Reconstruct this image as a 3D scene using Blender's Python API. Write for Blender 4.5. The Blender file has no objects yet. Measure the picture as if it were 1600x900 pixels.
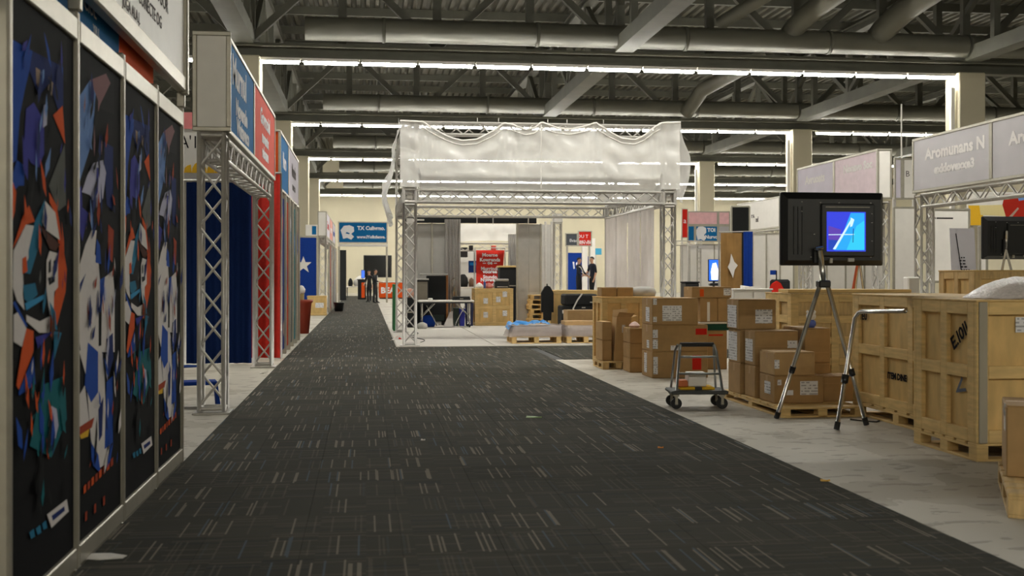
import bpy, math, random
from mathutils import Vector, Matrix, Quaternion, noise as mnoise

# ------------------------------------------------------------------ camera
SC = bpy.context.scene
COL = SC.collection
EYE = 1.45                  # lens height above the slab, metres
FPX = 1770.0                # focal length in pixels of the 1600 x 900 frame
HOR = 430.0                 # pixel row of the horizon
YAW = math.radians(7.34)    # camera turned to the right of the aisle axis
SN, CS = math.sin(YAW), math.cos(YAW)
cam_data = bpy.data.cameras.new('camera')
cam = bpy.data.objects.new('camera', cam_data)
COL.objects.link(cam)
cam.location = (0, 0, EYE)
cam.rotation_euler = (math.radians(90), 0, -YAW)
cam_data.sensor_width = 36
cam_data.lens = 36 * FPX / 1600
cam_data.shift_y = -(450 - HOR) / 1600
cam_data.clip_end = 300
cam_data.dof.use_dof = True
cam_data.dof.focus_distance = 17
cam_data.dof.aperture_fstop = 3.2
SC.camera = cam

# ------------------------------------------------------------------ world, exposure
world = bpy.data.worlds.new('hall_world')
SC.world = world
world.use_nodes = True
world.node_tree.nodes['Background'].inputs[0].default_value = (1.0, .97, .9, 1)
world.node_tree.nodes['Background'].inputs[1].default_value = 0.0      # closed hall: its own lamps light it
SC.view_settings.view_transform = 'Standard'
SC.view_settings.look = 'None'
SC.view_settings.gamma = 1
SC.view_settings.exposure = 2.1
SC.cycles.use_denoising = True
SC.cycles.max_bounces = 8
SC.cycles.transparent_max_bounces = 12
SC.cycles.sample_clamp_indirect = 6
LIGHT_W = 22.0              # emission strength of a fluorescent tube

# ------------------------------------------------------------------ pixels to places
def ray(u):
    xc = (u - 800) / FPX
    return xc * CS + SN, CS - xc * SN        # world X and Y per metre of camera depth
def ground(u, v):
    d = FPX * EYE / (v - HOR)
    a, b = ray(u)
    return d * a, d * b
def at_y(u, v, Y):                            # point on the plane y = Y
    a, b = ray(u); d = Y / b
    return d * a, Y, EYE + (HOR - v) / FPX * d
def at_x(u, v, X):                            # point on the plane x = X
    a, b = ray(u); d = X / a
    return X, d * b, EYE + (HOR - v) / FPX * d

# ------------------------------------------------------------------ materials
def lin(c):
    r = []
    for x in c[:3]:
        x /= 255.0
        r.append(x / 12.92 if x <= .04045 else ((x + .055) / 1.055) ** 2.4)
    return (*r, 1)
MATS = {}
def mat(name, col, rough=.6, metal=0.0, var=.08, scale=6.0, stretch=(1, 1, 1), bump=0.0, detail=4):
    if name in MATS: return MATS[name]
    m = bpy.data.materials.new(name); MATS[name] = m
    m.use_nodes = True
    nt = m.node_tree; b = nt.nodes['Principled BSDF']
    b.inputs['Roughness'].default_value = rough
    b.inputs['Metallic'].default_value = metal
    c = lin(col)
    tc = nt.nodes.new('ShaderNodeTexCoord'); mp = nt.nodes.new('ShaderNodeMapping')
    mp.inputs['Scale'].default_value = stretch
    nz = nt.nodes.new('ShaderNodeTexNoise'); nz.inputs['Scale'].default_value = scale; nz.inputs['Detail'].default_value = detail
    rp = nt.nodes.new('ShaderNodeValToRGB')
    rp.color_ramp.elements[0].position = .3; rp.color_ramp.elements[1].position = .7
    rp.color_ramp.elements[0].color = tuple(x * (1 - var) for x in c[:3]) + (1,)
    rp.color_ramp.elements[1].color = tuple(min(1, x * (1 + var)) for x in c[:3]) + (1,)
    L = nt.links.new
    L(tc.outputs['Object'], mp.inputs[0]); L(mp.outputs[0], nz.inputs['Vector'])
    L(nz.outputs[0], rp.inputs[0]); L(rp.outputs[0], b.inputs['Base Color'])
    if bump:
        bp = nt.nodes.new('ShaderNodeBump'); bp.inputs['Strength'].default_value = bump; bp.inputs['Distance'].default_value = .02
        L(nz.outputs[0], bp.inputs['Height']); L(bp.outputs[0], b.inputs['Normal'])
    return m
def flat(name, col, rough=.55):               # printed ink
    m = mat(name, col, .85, 0, .03, 30); m.node_tree.nodes['Principled BSDF'].inputs['Specular IOR Level'].default_value = .08; return m
def emit(name, col, strength):
    if name in MATS: return MATS[name]
    m = bpy.data.materials.new(name); MATS[name] = m; m.use_nodes = True
    b = m.node_tree.nodes['Principled BSDF']
    b.inputs['Base Color'].default_value = lin(col)
    b.inputs['Emission Color'].default_value = lin(col)
    b.inputs['Emission Strength'].default_value = strength
    return m
class NX:                                      # tiny node-expression helper
    def __init__(s, nt): s.nt = nt
    def m(s, op, a, b=None, c=None):
        n = s.nt.nodes.new('ShaderNodeMath'); n.operation = op
        for i, x in enumerate((a, b, c)):
            if x is None: continue
            if isinstance(x, (int, float)): n.inputs[i].default_value = x
            else: s.nt.links.new(x, n.inputs[i])
        return n.outputs[0]
    def white(s, x, y, z=0.0):
        c = s.nt.nodes.new('ShaderNodeCombineXYZ')
        for i, q in enumerate((x, y, z)):
            if isinstance(q, (int, float)): c.inputs[i].default_value = q
            else: s.nt.links.new(q, c.inputs[i])
        n = s.nt.nodes.new('ShaderNodeTexWhiteNoise'); n.noise_dimensions = '3D'
        s.nt.links.new(c.outputs[0], n.inputs['Vector'])
        return n.outputs['Value']
    def mix(s, f, a, b):
        n = s.nt.nodes.new('ShaderNodeMix'); n.data_type = 'RGBA'
        for sock, x in ((n.inputs[0], f), (n.inputs[6], a), (n.inputs[7], b)):
            if isinstance(x, (int, float)): sock.default_value = x
            elif isinstance(x, tuple): sock.default_value = x
            else: s.nt.links.new(x, sock)
        return n.outputs[2]
TILE = .53
def carpet_material():
    m = bpy.data.materials.new('striped_carpet'); m.use_nodes = True
    nt = m.node_tree; b = nt.nodes['Principled BSDF']; b.inputs['Roughness'].default_value = .95
    b.inputs['Specular IOR Level'].default_value = .15
    g = nt.nodes.new('ShaderNodeNewGeometry'); sp = nt.nodes.new('ShaderNodeSeparateXYZ')
    nt.links.new(g.outputs['Position'], sp.inputs[0])
    e = NX(nt); x, y = sp.outputs[0], sp.outputs[1]
    tx = e.m('DIVIDE', e.m('ADD', x, 1.4), TILE); ty = e.m('DIVIDE', y, TILE)
    iy = e.m('FLOOR', ty); ix = e.m('FLOOR', tx); fy = e.m('FRACT', ty)
    col = e.mix(e.white(ix, iy, 5), lin((56, 56, 50)), lin((66, 65, 58)))
    # fine cross streaks
    ys = e.m('FLOOR', e.m('DIVIDE', y, .022)); xs = e.m('FLOOR', e.m('DIVIDE', x, .26))
    st = e.m('GREATER_THAN', e.white(xs, ys, 3), .72)
    col = e.mix(e.m('MULTIPLY', st, .75), col, e.mix(e.white(xs, ys, 9), lin((36, 44, 48)), lin((94, 87, 78))))
    # stripes along the aisle, in the middle of every tile row
    xi = e.m('FLOOR', e.m('DIVIDE', x, .011))
    w = e.white(xi, iy, 1)
    on = e.m('GREATER_THAN', w, .84)
    lo = e.m('MULTIPLY_ADD', e.white(xi, iy, 2), .14, .03); hi = e.m('MULTIPLY_ADD', e.white(xi, iy, 7), .2, .77)
    win = e.m('MULTIPLY', e.m('GREATER_THAN', fy, lo), e.m('LESS_THAN', fy, hi))
    # clusters: whole groups of stripes are stronger or weaker
    grp = e.white(e.m('FLOOR', e.m('DIVIDE', x, .17)), iy, 4)
    amt = e.m('MULTIPLY', e.m('MULTIPLY', on, win), e.m('MULTIPLY_ADD', e.m('GREATER_THAN', grp, .5), .5, .16))
    sc = e.mix(e.m('GREATER_THAN', e.white(xi, iy, 8), .78), lin((148, 138, 124)), lin((88, 104, 116)))
    col = e.mix(amt, col, sc)
    # soil and scuffs
    nz = nt.nodes.new('ShaderNodeTexNoise'); nz.inputs['Scale'].default_value = .55; nz.inputs['Detail'].default_value = 5
    nt.links.new(g.outputs['Position'], nz.inputs['Vector'])
    col = e.mix(e.m('MULTIPLY', e.m('SUBTRACT', nz.outputs[0], .35), .6), col, lin((84, 80, 66)))
    nt.links.new(col, b.inputs['Base Color'])
    n2 = nt.nodes.new('ShaderNodeTexNoise'); n2.inputs['Scale'].default_value = 260
    nt.links.new(g.outputs['Position'], n2.inputs['Vector'])
    bp = nt.nodes.new('ShaderNodeBump'); bp.inputs['Strength'].default_value = .5; bp.inputs['Distance'].default_value = .01
    nt.links.new(n2.outputs[0], bp.inputs['Height']); nt.links.new(bp.outputs[0], b.inputs['Normal'])
    return m
def concrete_material():
    m = bpy.data.materials.new('stained_concrete'); m.use_nodes = True
    nt = m.node_tree; b = nt.nodes['Principled BSDF']
    g = nt.nodes.new('ShaderNodeNewGeometry'); e = NX(nt)
    def nz(s, d, st=(1, 1, 1)):
        mp = nt.nodes.new('ShaderNodeMapping'); mp.inputs['Scale'].default_value = st
        n = nt.nodes.new('ShaderNodeTexNoise'); n.inputs['Scale'].default_value = s; n.inputs['Detail'].default_value = d
        nt.links.new(g.outputs['Position'], mp.inputs[0]); nt.links.new(mp.outputs[0], n.inputs['Vector']); return n.outputs[0]
    col = e.mix(nz(.7, 8), lin((164, 158, 146)), lin((196, 189, 174)))
    blot = e.m('MULTIPLY', e.m('GREATER_THAN', nz(1.3, 8, (1, .6, 1)), .54), .4)
    col = e.mix(blot, col, lin((136, 124, 104)))
    crack = e.m('MULTIPLY', e.m('GREATER_THAN', nz(6, 9, (.6, 1.4, 1)), .6), .45)
    col = e.mix(crack, col, lin((100, 88, 74)))
    nt.links.new(col, b.inputs['Base Color']); b.inputs['Roughness'].default_value = .62
    return m
def sheet_material(name, alpha, col=(236, 234, 230)):
    m = bpy.data.materials.new(name); MATS[name] = m; m.use_nodes = True
    nt = m.node_tree; nt.nodes.remove(nt.nodes['Principled BSDF'])
    out = nt.nodes['Material Output']; L = nt.links.new
    tr = nt.nodes.new('ShaderNodeBsdfTransparent'); tl = nt.nodes.new('ShaderNodeBsdfTranslucent')
    df = nt.nodes.new('ShaderNodeBsdfDiffuse'); gl = nt.nodes.new('ShaderNodeBsdfGlossy'); gl.inputs['Roughness'].default_value = .3
    for n in (tl, df): n.inputs['Color'].default_value = lin(col)
    a = nt.nodes.new('ShaderNodeMixShader'); a.inputs[0].default_value = .5
    L(tl.outputs[0], a.inputs[1]); L(df.outputs[0], a.inputs[2])
    g = nt.nodes.new('ShaderNodeMixShader'); g.inputs[0].default_value = .06
    L(a.outputs[0], g.inputs[1]); L(gl.outputs[0], g.inputs[2])
    # thicker film where it is bunched up
    tc = nt.nodes.new('ShaderNodeTexCoord'); nz = nt.nodes.new('ShaderNodeTexNoise'); nz.inputs['Scale'].default_value = 1.3; nz.inputs['Detail'].default_value = 6
    L(tc.outputs['Object'], nz.inputs['Vector'])
    mr = nt.nodes.new('ShaderNodeMapRange'); mr.inputs[1].default_value = .3; mr.inputs[2].default_value = .7
    mr.inputs[3].default_value = alpha - .14; mr.inputs[4].default_value = min(1, alpha + .1)
    L(nz.outputs[0], mr.inputs[0])
    x = nt.nodes.new('ShaderNodeMixShader'); L(mr.outputs[0], x.inputs[0]); L(tr.outputs[0], x.inputs[1]); L(g.outputs[0], x.inputs[2])
    L(x.outputs[0], out.inputs[0])
    return m
def label_material():                          # shipping label: rows of small print
    m = bpy.data.materials.new('label_print'); MATS['label_print'] = m; m.use_nodes = True
    nt = m.node_tree; b = nt.nodes['Principled BSDF']; e = NX(nt)
    tc = nt.nodes.new('ShaderNodeTexCoord'); sp = nt.nodes.new('ShaderNodeSeparateXYZ'); nt.links.new(tc.outputs['Object'], sp.inputs[0])
    hx = e.m('ADD', sp.outputs[0], sp.outputs[1]); z = sp.outputs[2]
    row = e.m('FLOOR', e.m('DIVIDE', z, .03)); fr = e.m('FRACT', e.m('DIVIDE', z, .03))
    word = e.white(e.m('FLOOR', e.m('DIVIDE', hx, .018)), row, 2)
    ink = e.m('MULTIPLY', e.m('GREATER_THAN', word, .45), e.m('LESS_THAN', fr, .45))
    col = e.mix(e.m('MULTIPLY', ink, .55), lin((225, 224, 226)), lin((70, 70, 80)))
    nt.links.new(col, b.inputs['Base Color']); b.inputs['Roughness'].default_value = .5
    return m
M_CARPET = carpet_material(); M_CONC = concrete_material(); M_LABEL = label_material()
ALU = mat('brushed_aluminium', (186, 182, 176), .4, .35, .06, 14)
ALU_D = mat('satin_aluminium_post', (168, 163, 150), .45, .6, .06, 10)
STEEL = mat('painted_roof_steel', (92, 91, 80), .65, 0, .14, 1.5)
DECK = mat('roof_deck', (92, 90, 78), .7, 0, .12, .8)
DUCT = mat('duct_sheet_metal', (108, 106, 94), .5, .15, .1, 1.2)
CREAM = mat('cream_wall_paint', (196, 188, 164), .75, 0, .05, .6)
CARD = mat('kraft_cardboard', (168, 134, 88), .8, 0, .08, 9)
CARD2 = mat('pale_kraft_cardboard', (184, 150, 102), .8, 0, .08, 9)
TAPE = mat('parcel_tape', (176, 138, 88), .35, 0, .05, 9)
PINE = mat('raw_pine', (212, 180, 120), .7, 0, .16, 4, (1, 1, 6), .15)
PINE2 = mat('weathered_pine', (196, 166, 114), .75, 0, .2, 5, (5, 1, 1), .15)
PLY = mat('plywood_sheet', (208, 174, 112), .7, 0, .16, 9, (1, 1, .35), .1, 8)
BLACK = mat('black_plastic', (20, 21, 23), .4, 0, .1, 12)
BLACKM = mat('matte_black_fabric', (22, 23, 25), .85, 0, .2, 30)
RUBBER = mat('rubber', (34, 34, 34), .7, 0, .1, 20)
CHROME = mat('chrome_tube', (205, 203, 198), .25, .9, .03, 10)
WHITE = mat('white_laminate', (226, 222, 216), .5, 0, .03, 5)
LILAC = mat('pale_lilac_panel', (206, 200, 212), .5, 0, .05, 2)
NAVY = mat('navy_drape', (22, 44, 96), .9, 0, .12, 40)
BLUE = mat('royal_blue_panel', (24, 58, 140), .7, 0, .06, 20)
SIGNBLUE = mat('sign_blue', (24, 104, 160), .5, 0, .05, 3)
RED = mat('red_fabric', (206, 40, 24), .85, 0, .1, 20)
SIGNRED = mat('sign_salmon_red', (214, 96, 84), .5, 0, .08, 3)
ORANGE = mat('sign_orange', (214, 84, 30), .6, 0, .06, 6)
GREYC = mat('grey_drape', (156, 152, 148), .9, 0, .08, 30)
GREYW = mat('grey_wall_cloth', (176, 173, 168), .9, 0, .06, 4)
PINKW = mat('pale_pink_voile', (226, 214, 212), .9, 0, .06, 3)
TAN = mat('tan_cloth', (148, 112, 62), .9, 0, .15, 3)
for _m in (SIGNBLUE, SIGNRED, ORANGE, LILAC, NAVY, BLUE):
    _m.node_tree.nodes['Principled BSDF'].inputs['Specular IOR Level'].default_value = .12
    _m.node_tree.nodes['Principled BSDF'].inputs['Roughness'].default_value = .8
INKW = flat('white_ink', (232, 232, 236)); INKK = flat('black_ink', (28, 26, 30))
INKP = flat('faint_white_ink', (228, 224, 222))
M_SHEET = sheet_material('plastic_sheeting', .86, (244, 242, 238))
M_WRAP = sheet_material('stretch_wrap', .55, (214, 206, 204))
M_VOILE = sheet_material('voile_curtain', .95, (246, 238, 236))

# ------------------------------------------------------------------ mesh building
class MB:
    def __init__(s): s.v = []; s.f = []; s.m = []
    def add(s, vs, fs, mi=0):
        o = len(s.v); s.v += [tuple(p) for p in vs]
        s.f += [tuple(i + o for i in f) for f in fs]; s.m += [mi] * len(fs)
        return s
    def box(s, x0, x1, y0, y1, z0, z1, mi=0):
        return s.add([(x0, y0, z0), (x1, y0, z0), (x1, y1, z0), (x0, y1, z0), (x0, y0, z1), (x1, y0, z1), (x1, y1, z1), (x0, y1, z1)],
                     [(0, 3, 2, 1), (4, 5, 6, 7), (0, 1, 5, 4), (1, 2, 6, 5), (2, 3, 7, 6), (3, 0, 4, 7)], mi)
    def cham(s, x0, x1, y0, y1, z0, z1, c=.01, mi=0):   # box with chamfered edges (all twelve)
        vs = []; idx = {}
        X = (x0, x1); Y = (y0, y1); Z = (z0, z1); sg = (1, -1)
        for i in (0, 1):
            for j in (0, 1):
                for k in (0, 1):
                    p = (X[i], Y[j], Z[k])
                    for a in range(3):
                        q = list(p)
                        for b, bit in enumerate((i, j, k)):
                            if b != a: q[b] += sg[bit] * c
                        idx[(i, j, k, a)] = len(vs); vs.append(q)
        fs = []
        for a in range(3):
            for side in (0, 1):
                o = [t for t in range(3) if t != a]
                ring = []
                for p, q in ((0, 0), (1, 0), (1, 1), (0, 1)):
                    key = [0, 0, 0]; key[a] = side; key[o[0]] = p; key[o[1]] = q
                    ring.append(idx[(*key, a)])
                fs.append(ring)
        for a in range(3):
            o = [t for t in range(3) if t != a]
            for p in (0, 1):
                for q in (0, 1):
                    k0 = [0, 0, 0]; k1 = [0, 0, 0]; k0[o[0]] = k1[o[0]] = p; k0[o[1]] = k1[o[1]] = q; k0[a] = 0; k1[a] = 1
                    fs.append([idx[(*k0, o[0])], idx[(*k1, o[0])], idx[(*k1, o[1])], idx[(*k0, o[1])]])
        for i in (0, 1):
            for j in (0, 1):
                for k in (0, 1): fs.append([idx[(i, j, k, 0)], idx[(i, j, k, 1)], idx[(i, j, k, 2)]])
        return s.add(vs, fs, mi)
    def tube(s, pts, r, n=8, cap=True, mi=0):
        pts = [Vector(p) for p in pts]; rings = []; vs = []; fs = []
        up = None
        for i, p in enumerate(pts):
            t = (pts[min(i + 1, len(pts) - 1)] - pts[max(i - 1, 0)]).normalized()
            if up is None or abs(t.dot(up)) > .97: up = Vector((0, 0, 1)) if abs(t.z) < .9 else Vector((1, 0, 0))
            a = t.cross(up).normalized(); b = t.cross(a).normalized()
            rr = r[i] if isinstance(r, (list, tuple)) else r
            ring = []
            for k in range(n):
                w = 2 * math.pi * k / n
                ring.append(len(vs)); vs.append(p + a * (rr * math.cos(w)) + b * (rr * math.sin(w)))
            rings.append(ring)
        for i in range(len(rings) - 1):
            for k in range(n):
                fs.append((rings[i][k], rings[i][(k + 1) % n], rings[i + 1][(k + 1) % n], rings[i + 1][k]))
        if cap: fs.append(tuple(rings[0])); fs.append(tuple(reversed(rings[-1])))
        return s.add(vs, fs, mi)
    def bar(s, p, q, w, h, mi=0, up=(0, 0, 1)):          # rectangular bar from p to q
        p, q = Vector(p), Vector(q); t = (q - p).normalized(); u = Vector(up)
        if abs(t.dot(u)) > .97: u = Vector((0, 1, 0))
        a = t.cross(u).normalized() * w / 2; b = a.cross(t).normalized() * h / 2
        vs = [p - a - b, p + a - b, p + a + b, p - a + b, q - a - b, q + a - b, q + a + b, q - a + b]
        return s.add(vs, [(0, 3, 2, 1), (4, 5, 6, 7), (0, 1, 5, 4), (1, 2, 6, 5), (2, 3, 7, 6), (3, 0, 4, 7)], mi)
    def prism(s, poly, y0, y1, mi=0):                     # (x, z) outline between y0 and y1
        n = len(poly)
        vs = [(x, y0, z) for x, z in poly] + [(x, y1, z) for x, z in poly]
        return s.add(vs, [tuple(range(n)), tuple(range(2 * n - 1, n - 1, -1))] + [(i, (i + 1) % n, n + (i + 1) % n, n + i) for i in range(n)], mi)
    def lathe(s, prof, c=(0, 0, 0), n=14, mi=0):          # (radius, z) profile about the z axis
        vs = []; fs = []
        for r, z in prof:
            for k in range(n):
                w = 2 * math.pi * k / n; vs.append((c[0] + r * math.cos(w), c[1] + r * math.sin(w), c[2] + z))
        for i in range(len(prof) - 1):
            for k in range(n): fs.append((i * n + k, i * n + (k + 1) % n, (i + 1) * n + (k + 1) % n, (i + 1) * n + k))
        fs.append(tuple(range(n - 1, -1, -1))); fs.append(tuple(range((len(prof) - 1) * n, len(prof) * n)))
        return s.add(vs, fs, mi)
    def grid(s, fn, nu, nv, mi=0):
        vs = [fn(i / nu, j / nv) for j in range(nv + 1) for i in range(nu + 1)]
        fs = [(j * (nu + 1) + i, j * (nu + 1) + i + 1, (j + 1) * (nu + 1) + i + 1, (j + 1) * (nu + 1) + i) for j in range(nv) for i in range(nu)]
        return s.add(vs, fs, mi)
    def mesh(s, name, mats, smooth=False):
        me = bpy.data.meshes.new(name); me.from_pydata(s.v, [], s.f)
        for m in (mats if isinstance(mats, (list, tuple)) else [mats]): me.materials.append(m)
        me.polygons.foreach_set('material_index', s.m)
        if smooth: me.polygons.foreach_set('use_smooth', [True] * len(s.f))
        me.update(); return me
    def build(s, name, mats, parent=None, smooth=False, **kw):
        return link(name, s.mesh(name, mats, smooth), parent, **kw)
def link(name, me, parent=None, loc=None, rotz=None, quat=None):
    o = bpy.data.objects.new(name, me); COL.objects.link(o)
    if parent is not None: o.parent = parent
    if loc is not None: o.location = loc
    if rotz is not None: o.rotation_euler = (0, 0, rotz)
    if quat is not None: o.rotation_mode = 'QUATERNION'; o.rotation_quaternion = quat
    return o
def tag(o, label, cat, group=None):
    o['label'] = label; o['category'] = cat
    if group: o['group'] = group
    return o
def thing(name, label, cat, loc=(0, 0, 0), rotz=0, group=None):
    return tag(link(name, None, None, loc, rotz), label, cat, group)
def struct(o, label=None):
    o['kind'] = 'structure'
    if label: o['label'] = label
    return o
def copy_tree(o, parent=None):
    c = o.copy(); COL.objects.link(c); c.parent = parent
    for ch in list(o.children): copy_tree(ch, c)
    return c
def text(parent, s, size, m, x, z, y=-.003, name='lettering', align='CENTER', xs=1.0, bold=0.0, slant=0.0):
    cu = bpy.data.curves.new('letters', 'FONT'); cu.body = s; cu.size = size; cu.align_x = align; cu.align_y = 'CENTER'
    cu.offset = bold; cu.shear = slant; cu.resolution_u = 2; cu.extrude = .0008
    t = bpy.data.objects.new('letters', cu); COL.objects.link(t)
    me = bpy.data.meshes.new_from_object(t.evaluated_get(bpy.context.evaluated_depsgraph_get()))
    bpy.data.objects.remove(t); bpy.data.curves.remove(cu)
    me.materials.clear(); me.materials.append(m)
    me.transform(Matrix.Rotation(math.pi / 2, 4, 'X') @ Matrix.Diagonal((xs, 1, 1, 1)))
    return link(name, me, parent, (x, y, z))
def blotch(parent, polys, y=-.003, name='print'):         # flat print: list of (material, [(x, z)...])
    mats = []; mb = MB()
    for k, (m, p) in enumerate(polys):
        if m not in mats: mats.append(m)
        yy = y - .00015 * k
        mb.add([(a, yy, b) for a, b in p], [tuple(range(len(p)))], mats.index(m))
    return mb.build(name, mats, parent)
BRACE = {}
def brace_mesh(L, r, m):
    key = (round(L, 3), r, m.name)
    if key not in BRACE: BRACE[key] = MB().tube([(0, 0, 0), (0, 0, L)], r, 5, False).mesh('brace', m, True)
    return BRACE[key]
def truss(parent, p, q, w=.29, name='truss_leg', m=None, bay=None, r=.026, rb=.0145, up=(0, 1, 0)):
    """Square aluminium lattice truss between two centre points: four chords as one part, every lattice bar its own sub-part."""
    m = m or ALU
    p, q = Vector(p), Vector(q); L = (q - p).length; t = (q - p) / L
    a = t.cross(Vector(up)).normalized(); b = t.cross(a).normalized(); hw = w / 2 - r
    mb = MB(); cs = [a * sx * hw + b * sy * hw for sx, sy in ((-1, -1), (1, -1), (1, 1), (-1, 1))]
    for c in cs: mb.tube([c, c + t * L], r, 8)
    for e in (r, L - r):                                   # end frames
        for i in range(4): mb.tube([cs[i] + t * e, cs[(i + 1) % 4] + t * e], r * .8, 6, False)
    part = mb.build(name, m, parent, True, loc=p)
    n = max(2, round((L - .1) / (bay or w))); st = (L - .1) / n
    for i in range(4):
        c0, c1 = cs[i], cs[(i + 1) % 4]
        for k in range(n):
            A, B = (c0, c1) if k % 2 == 0 else (c1, c0)
            s0 = A + t * (.05 + k * st); s1 = B + t * (.05 + (k + 1) * st)
            dv = s1 - s0
            link('brace', brace_mesh(dv.length, rb, m), part, s0, quat=dv.to_track_quat('Z', 'Y'))
    return part
def frame_panel(parent, x0, x1, z0, z1, m, y=0.0, t=.04, fr=.06, name='panel', fm=None):
    """Sign panel with an aluminium frame round it; the face looks along -y."""
    o = MB().cham(x0 + fr, x1 - fr, y - .004, y + t * .6, z0 + fr, z1 - fr, .004).build(name, m, parent)
    f = MB()
    f.cham(x0, x1, y - .016, y + t, z0, z0 + fr, .006).cham(x0, x1, y - .016, y + t, z1 - fr, z1, .006)
    f.cham(x0, x0 + fr, y - .017, y + t - .001, z0 + fr, z1 - fr, .006).cham(x1 - fr, x1, y - .017, y + t - .001, z0 + fr, z1 - fr, .006)
    f.build('frame', fm or ALU_D, o)
    return o
def curtain(name, parent, x0, x1, z0, z1, m, amp=.05, waves=8, y=0.0, seed=0, gather=0.0, nv=8):
    def fn(u, v):
        x = x0 + (x1 - x0) * u
        ph = u * waves * 2 * math.pi
        a = amp * (.5 + .5 * (1 - v) ) * (.7 + .6 * mnoise.noise((u * 5 + seed, 0, seed)))
        dx = gather * math.sin(ph) * .02
        return (x + dx, y + a * math.sin(ph + 1.3 * mnoise.noise((u * 3, v * 2, seed + 4))), z0 + (z1 - z0) * v)
    return MB().grid(fn, max(24, int(waves * 8)), nv).build(name, m, parent, True)
R = random.Random(7)

# ================================================================== THE HALL
XL, XR, YN, YF = -25.5, 40.5, -12.0, 93.0
ROWS = [19.4 + 13.6 * k for k in range(6)]        # roof truss lines across the hall
LONG = [-14.3, -3.4, 7.5, 18.4, 29.3]             # roof beam lines along the hall
struct(MB().box(XL, XR, YN, YF, -.3, 0).build('floor', M_CONC), 'stained bare concrete slab')
struct(MB().box(XL, XR, YF, YF + .3, 0, 11.5).build('wall_back', CREAM), 'cream painted end wall')
struct(MB().box(XL, XR, YN - .3, YN, 0, 11.5).build('wall_front', CREAM))
struct(MB().box(XL - .3, XL, YN, YF, 0, 11.5).build('wall_left', CREAM))
struct(MB().box(XR, XR + .3, YN, YF, 0, 11.5).build('wall_right', CREAM))
mb = MB(); n = int((XR - XL) / .34); vs = []
for i in range(n + 1):                            # corrugated deck, ridges along the hall
    x = XL + i * .34
    for dx, z in ((0, 11.3), (.13, 11.3), (.17, 11.42), (.30, 11.42)): vs.append((min(x + dx, XR), z))
vv = [(x, YN, z) for x, z in vs] + [(x, YF, z) for x, z in vs]; k = len(vs)
mb.add(vv, [(i, i + 1, k + i + 1, k + i) for i in range(k - 1)])
mb.box(XL, XR, YN, YF, 11.45, 11.6)
ceiling = struct(mb.build('ceiling', DECK), 'corrugated steel roof deck')
for j in range(22):                               # purlins under the deck
    y = 5.8 + j * 3.4 + 2.3
    MB().box(XL, XR, y - .08, y + .08, 10.98, 11.28).build('purlin', STEEL, ceiling)

def ibeam_x(mb, x0, x1, y, z0, z1, w, t=.05):
    mb.box(x0, x1, y - w / 2, y + w / 2, z0, z0 + t).box(x0, x1, y - w / 2, y + w / 2, z1 - t, z1).box(x0, x1, y - t / 2, y + t / 2, z0 + t, z1 - t)
def ibeam_y(mb, y0, y1, x, z0, z1, w, t=.05):
    mb.box(x - w / 2, x + w / 2, y0, y1, z0, z0 + t).box(x - w / 2, x + w / 2, y0, y1, z1 - t, z1).box(x - t / 2, x + t / 2, y0, y1, z0 + t, z1 - t)
BAY = 10.9 / 4
for r, y in enumerate([-7.8, 5.8] + ROWS):
    root = struct(link('roof_truss', None, None, (0, y, 0)), 'deep steel roof truss spanning the hall')
    b = MB(); ibeam_x(b, XL, XR, 0, 7.66, 8.06, .36); b.build('bottom_chord', STEEL, root)
    b = MB(); ibeam_x(b, XL, XR, 0, 10.6, 10.95, .34); b.build('top_chord', STEEL, root)
    b = MB().tube([(XL, -.42, 7.95), (XR, -.42, 7.95)], .045, 6); b.build('sprinkler_pipe', STEEL, root)
    x = LONG[0] - BAY * 4; up = True
    while x < XR - BAY:
        if x > XL:
            MB().bar((x, 0, 8.03), (x, 0, 10.65), .24, .2).build('web_post', STEEL, root)
            a, c = (8.05, 10.62) if up else (10.62, 8.05)
            MB().bar((x, .02, a), (x + BAY, .02, c), .18, .2).build('web_diagonal', STEEL, root)
        x += BAY; up = not up
for x in LONG:
    root = struct(link('roof_girder', None, None, (x, 0, 0)), 'long steel girder running along the hall')
    MB().box(-.27, .27, -8, YF, 7.98, 8.02).box(-.27, -.21, -8, YF, 8.02, 8.36).box(.21, .27, -8, YF, 8.02, 8.36).box(-.27, .27, -8, YF, 8.36, 8.4).build('bottom_chord', STEEL, root)
    b = MB(); ibeam_y(b, 5.8, YF, 0, 10.6, 10.9, .34); b.build('top_chord', STEEL, root)
    y = 5.8 + 1.7; up = True
    while y < 86:
        MB().bar((0, y, 8.4), (0, y, 10.6), .2, .22).build('web_post', STEEL, root)
        a, c = (8.42, 10.58) if up else (10.58, 8.42)
        MB().bar((0, y, a), (0, y + 3.4, c), .16, .18).build('web_diagonal', STEEL, root)
        y += 3.4; up = not up
for r, y in enumerate(ROWS[1:5]):
    for x in (-3.4, 18.4):
        c = MB().cham(x - .43, x + .43, y - .43, y + .43, 0, 7.66, .03).build('column', CREAM)
        struct(c, 'square cream concrete column')
        if x > 0: MB().box(x - .62, x - .5, y - .3, y - .18, 0, 7.2).build('downpipe', WHITE, c)

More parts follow.
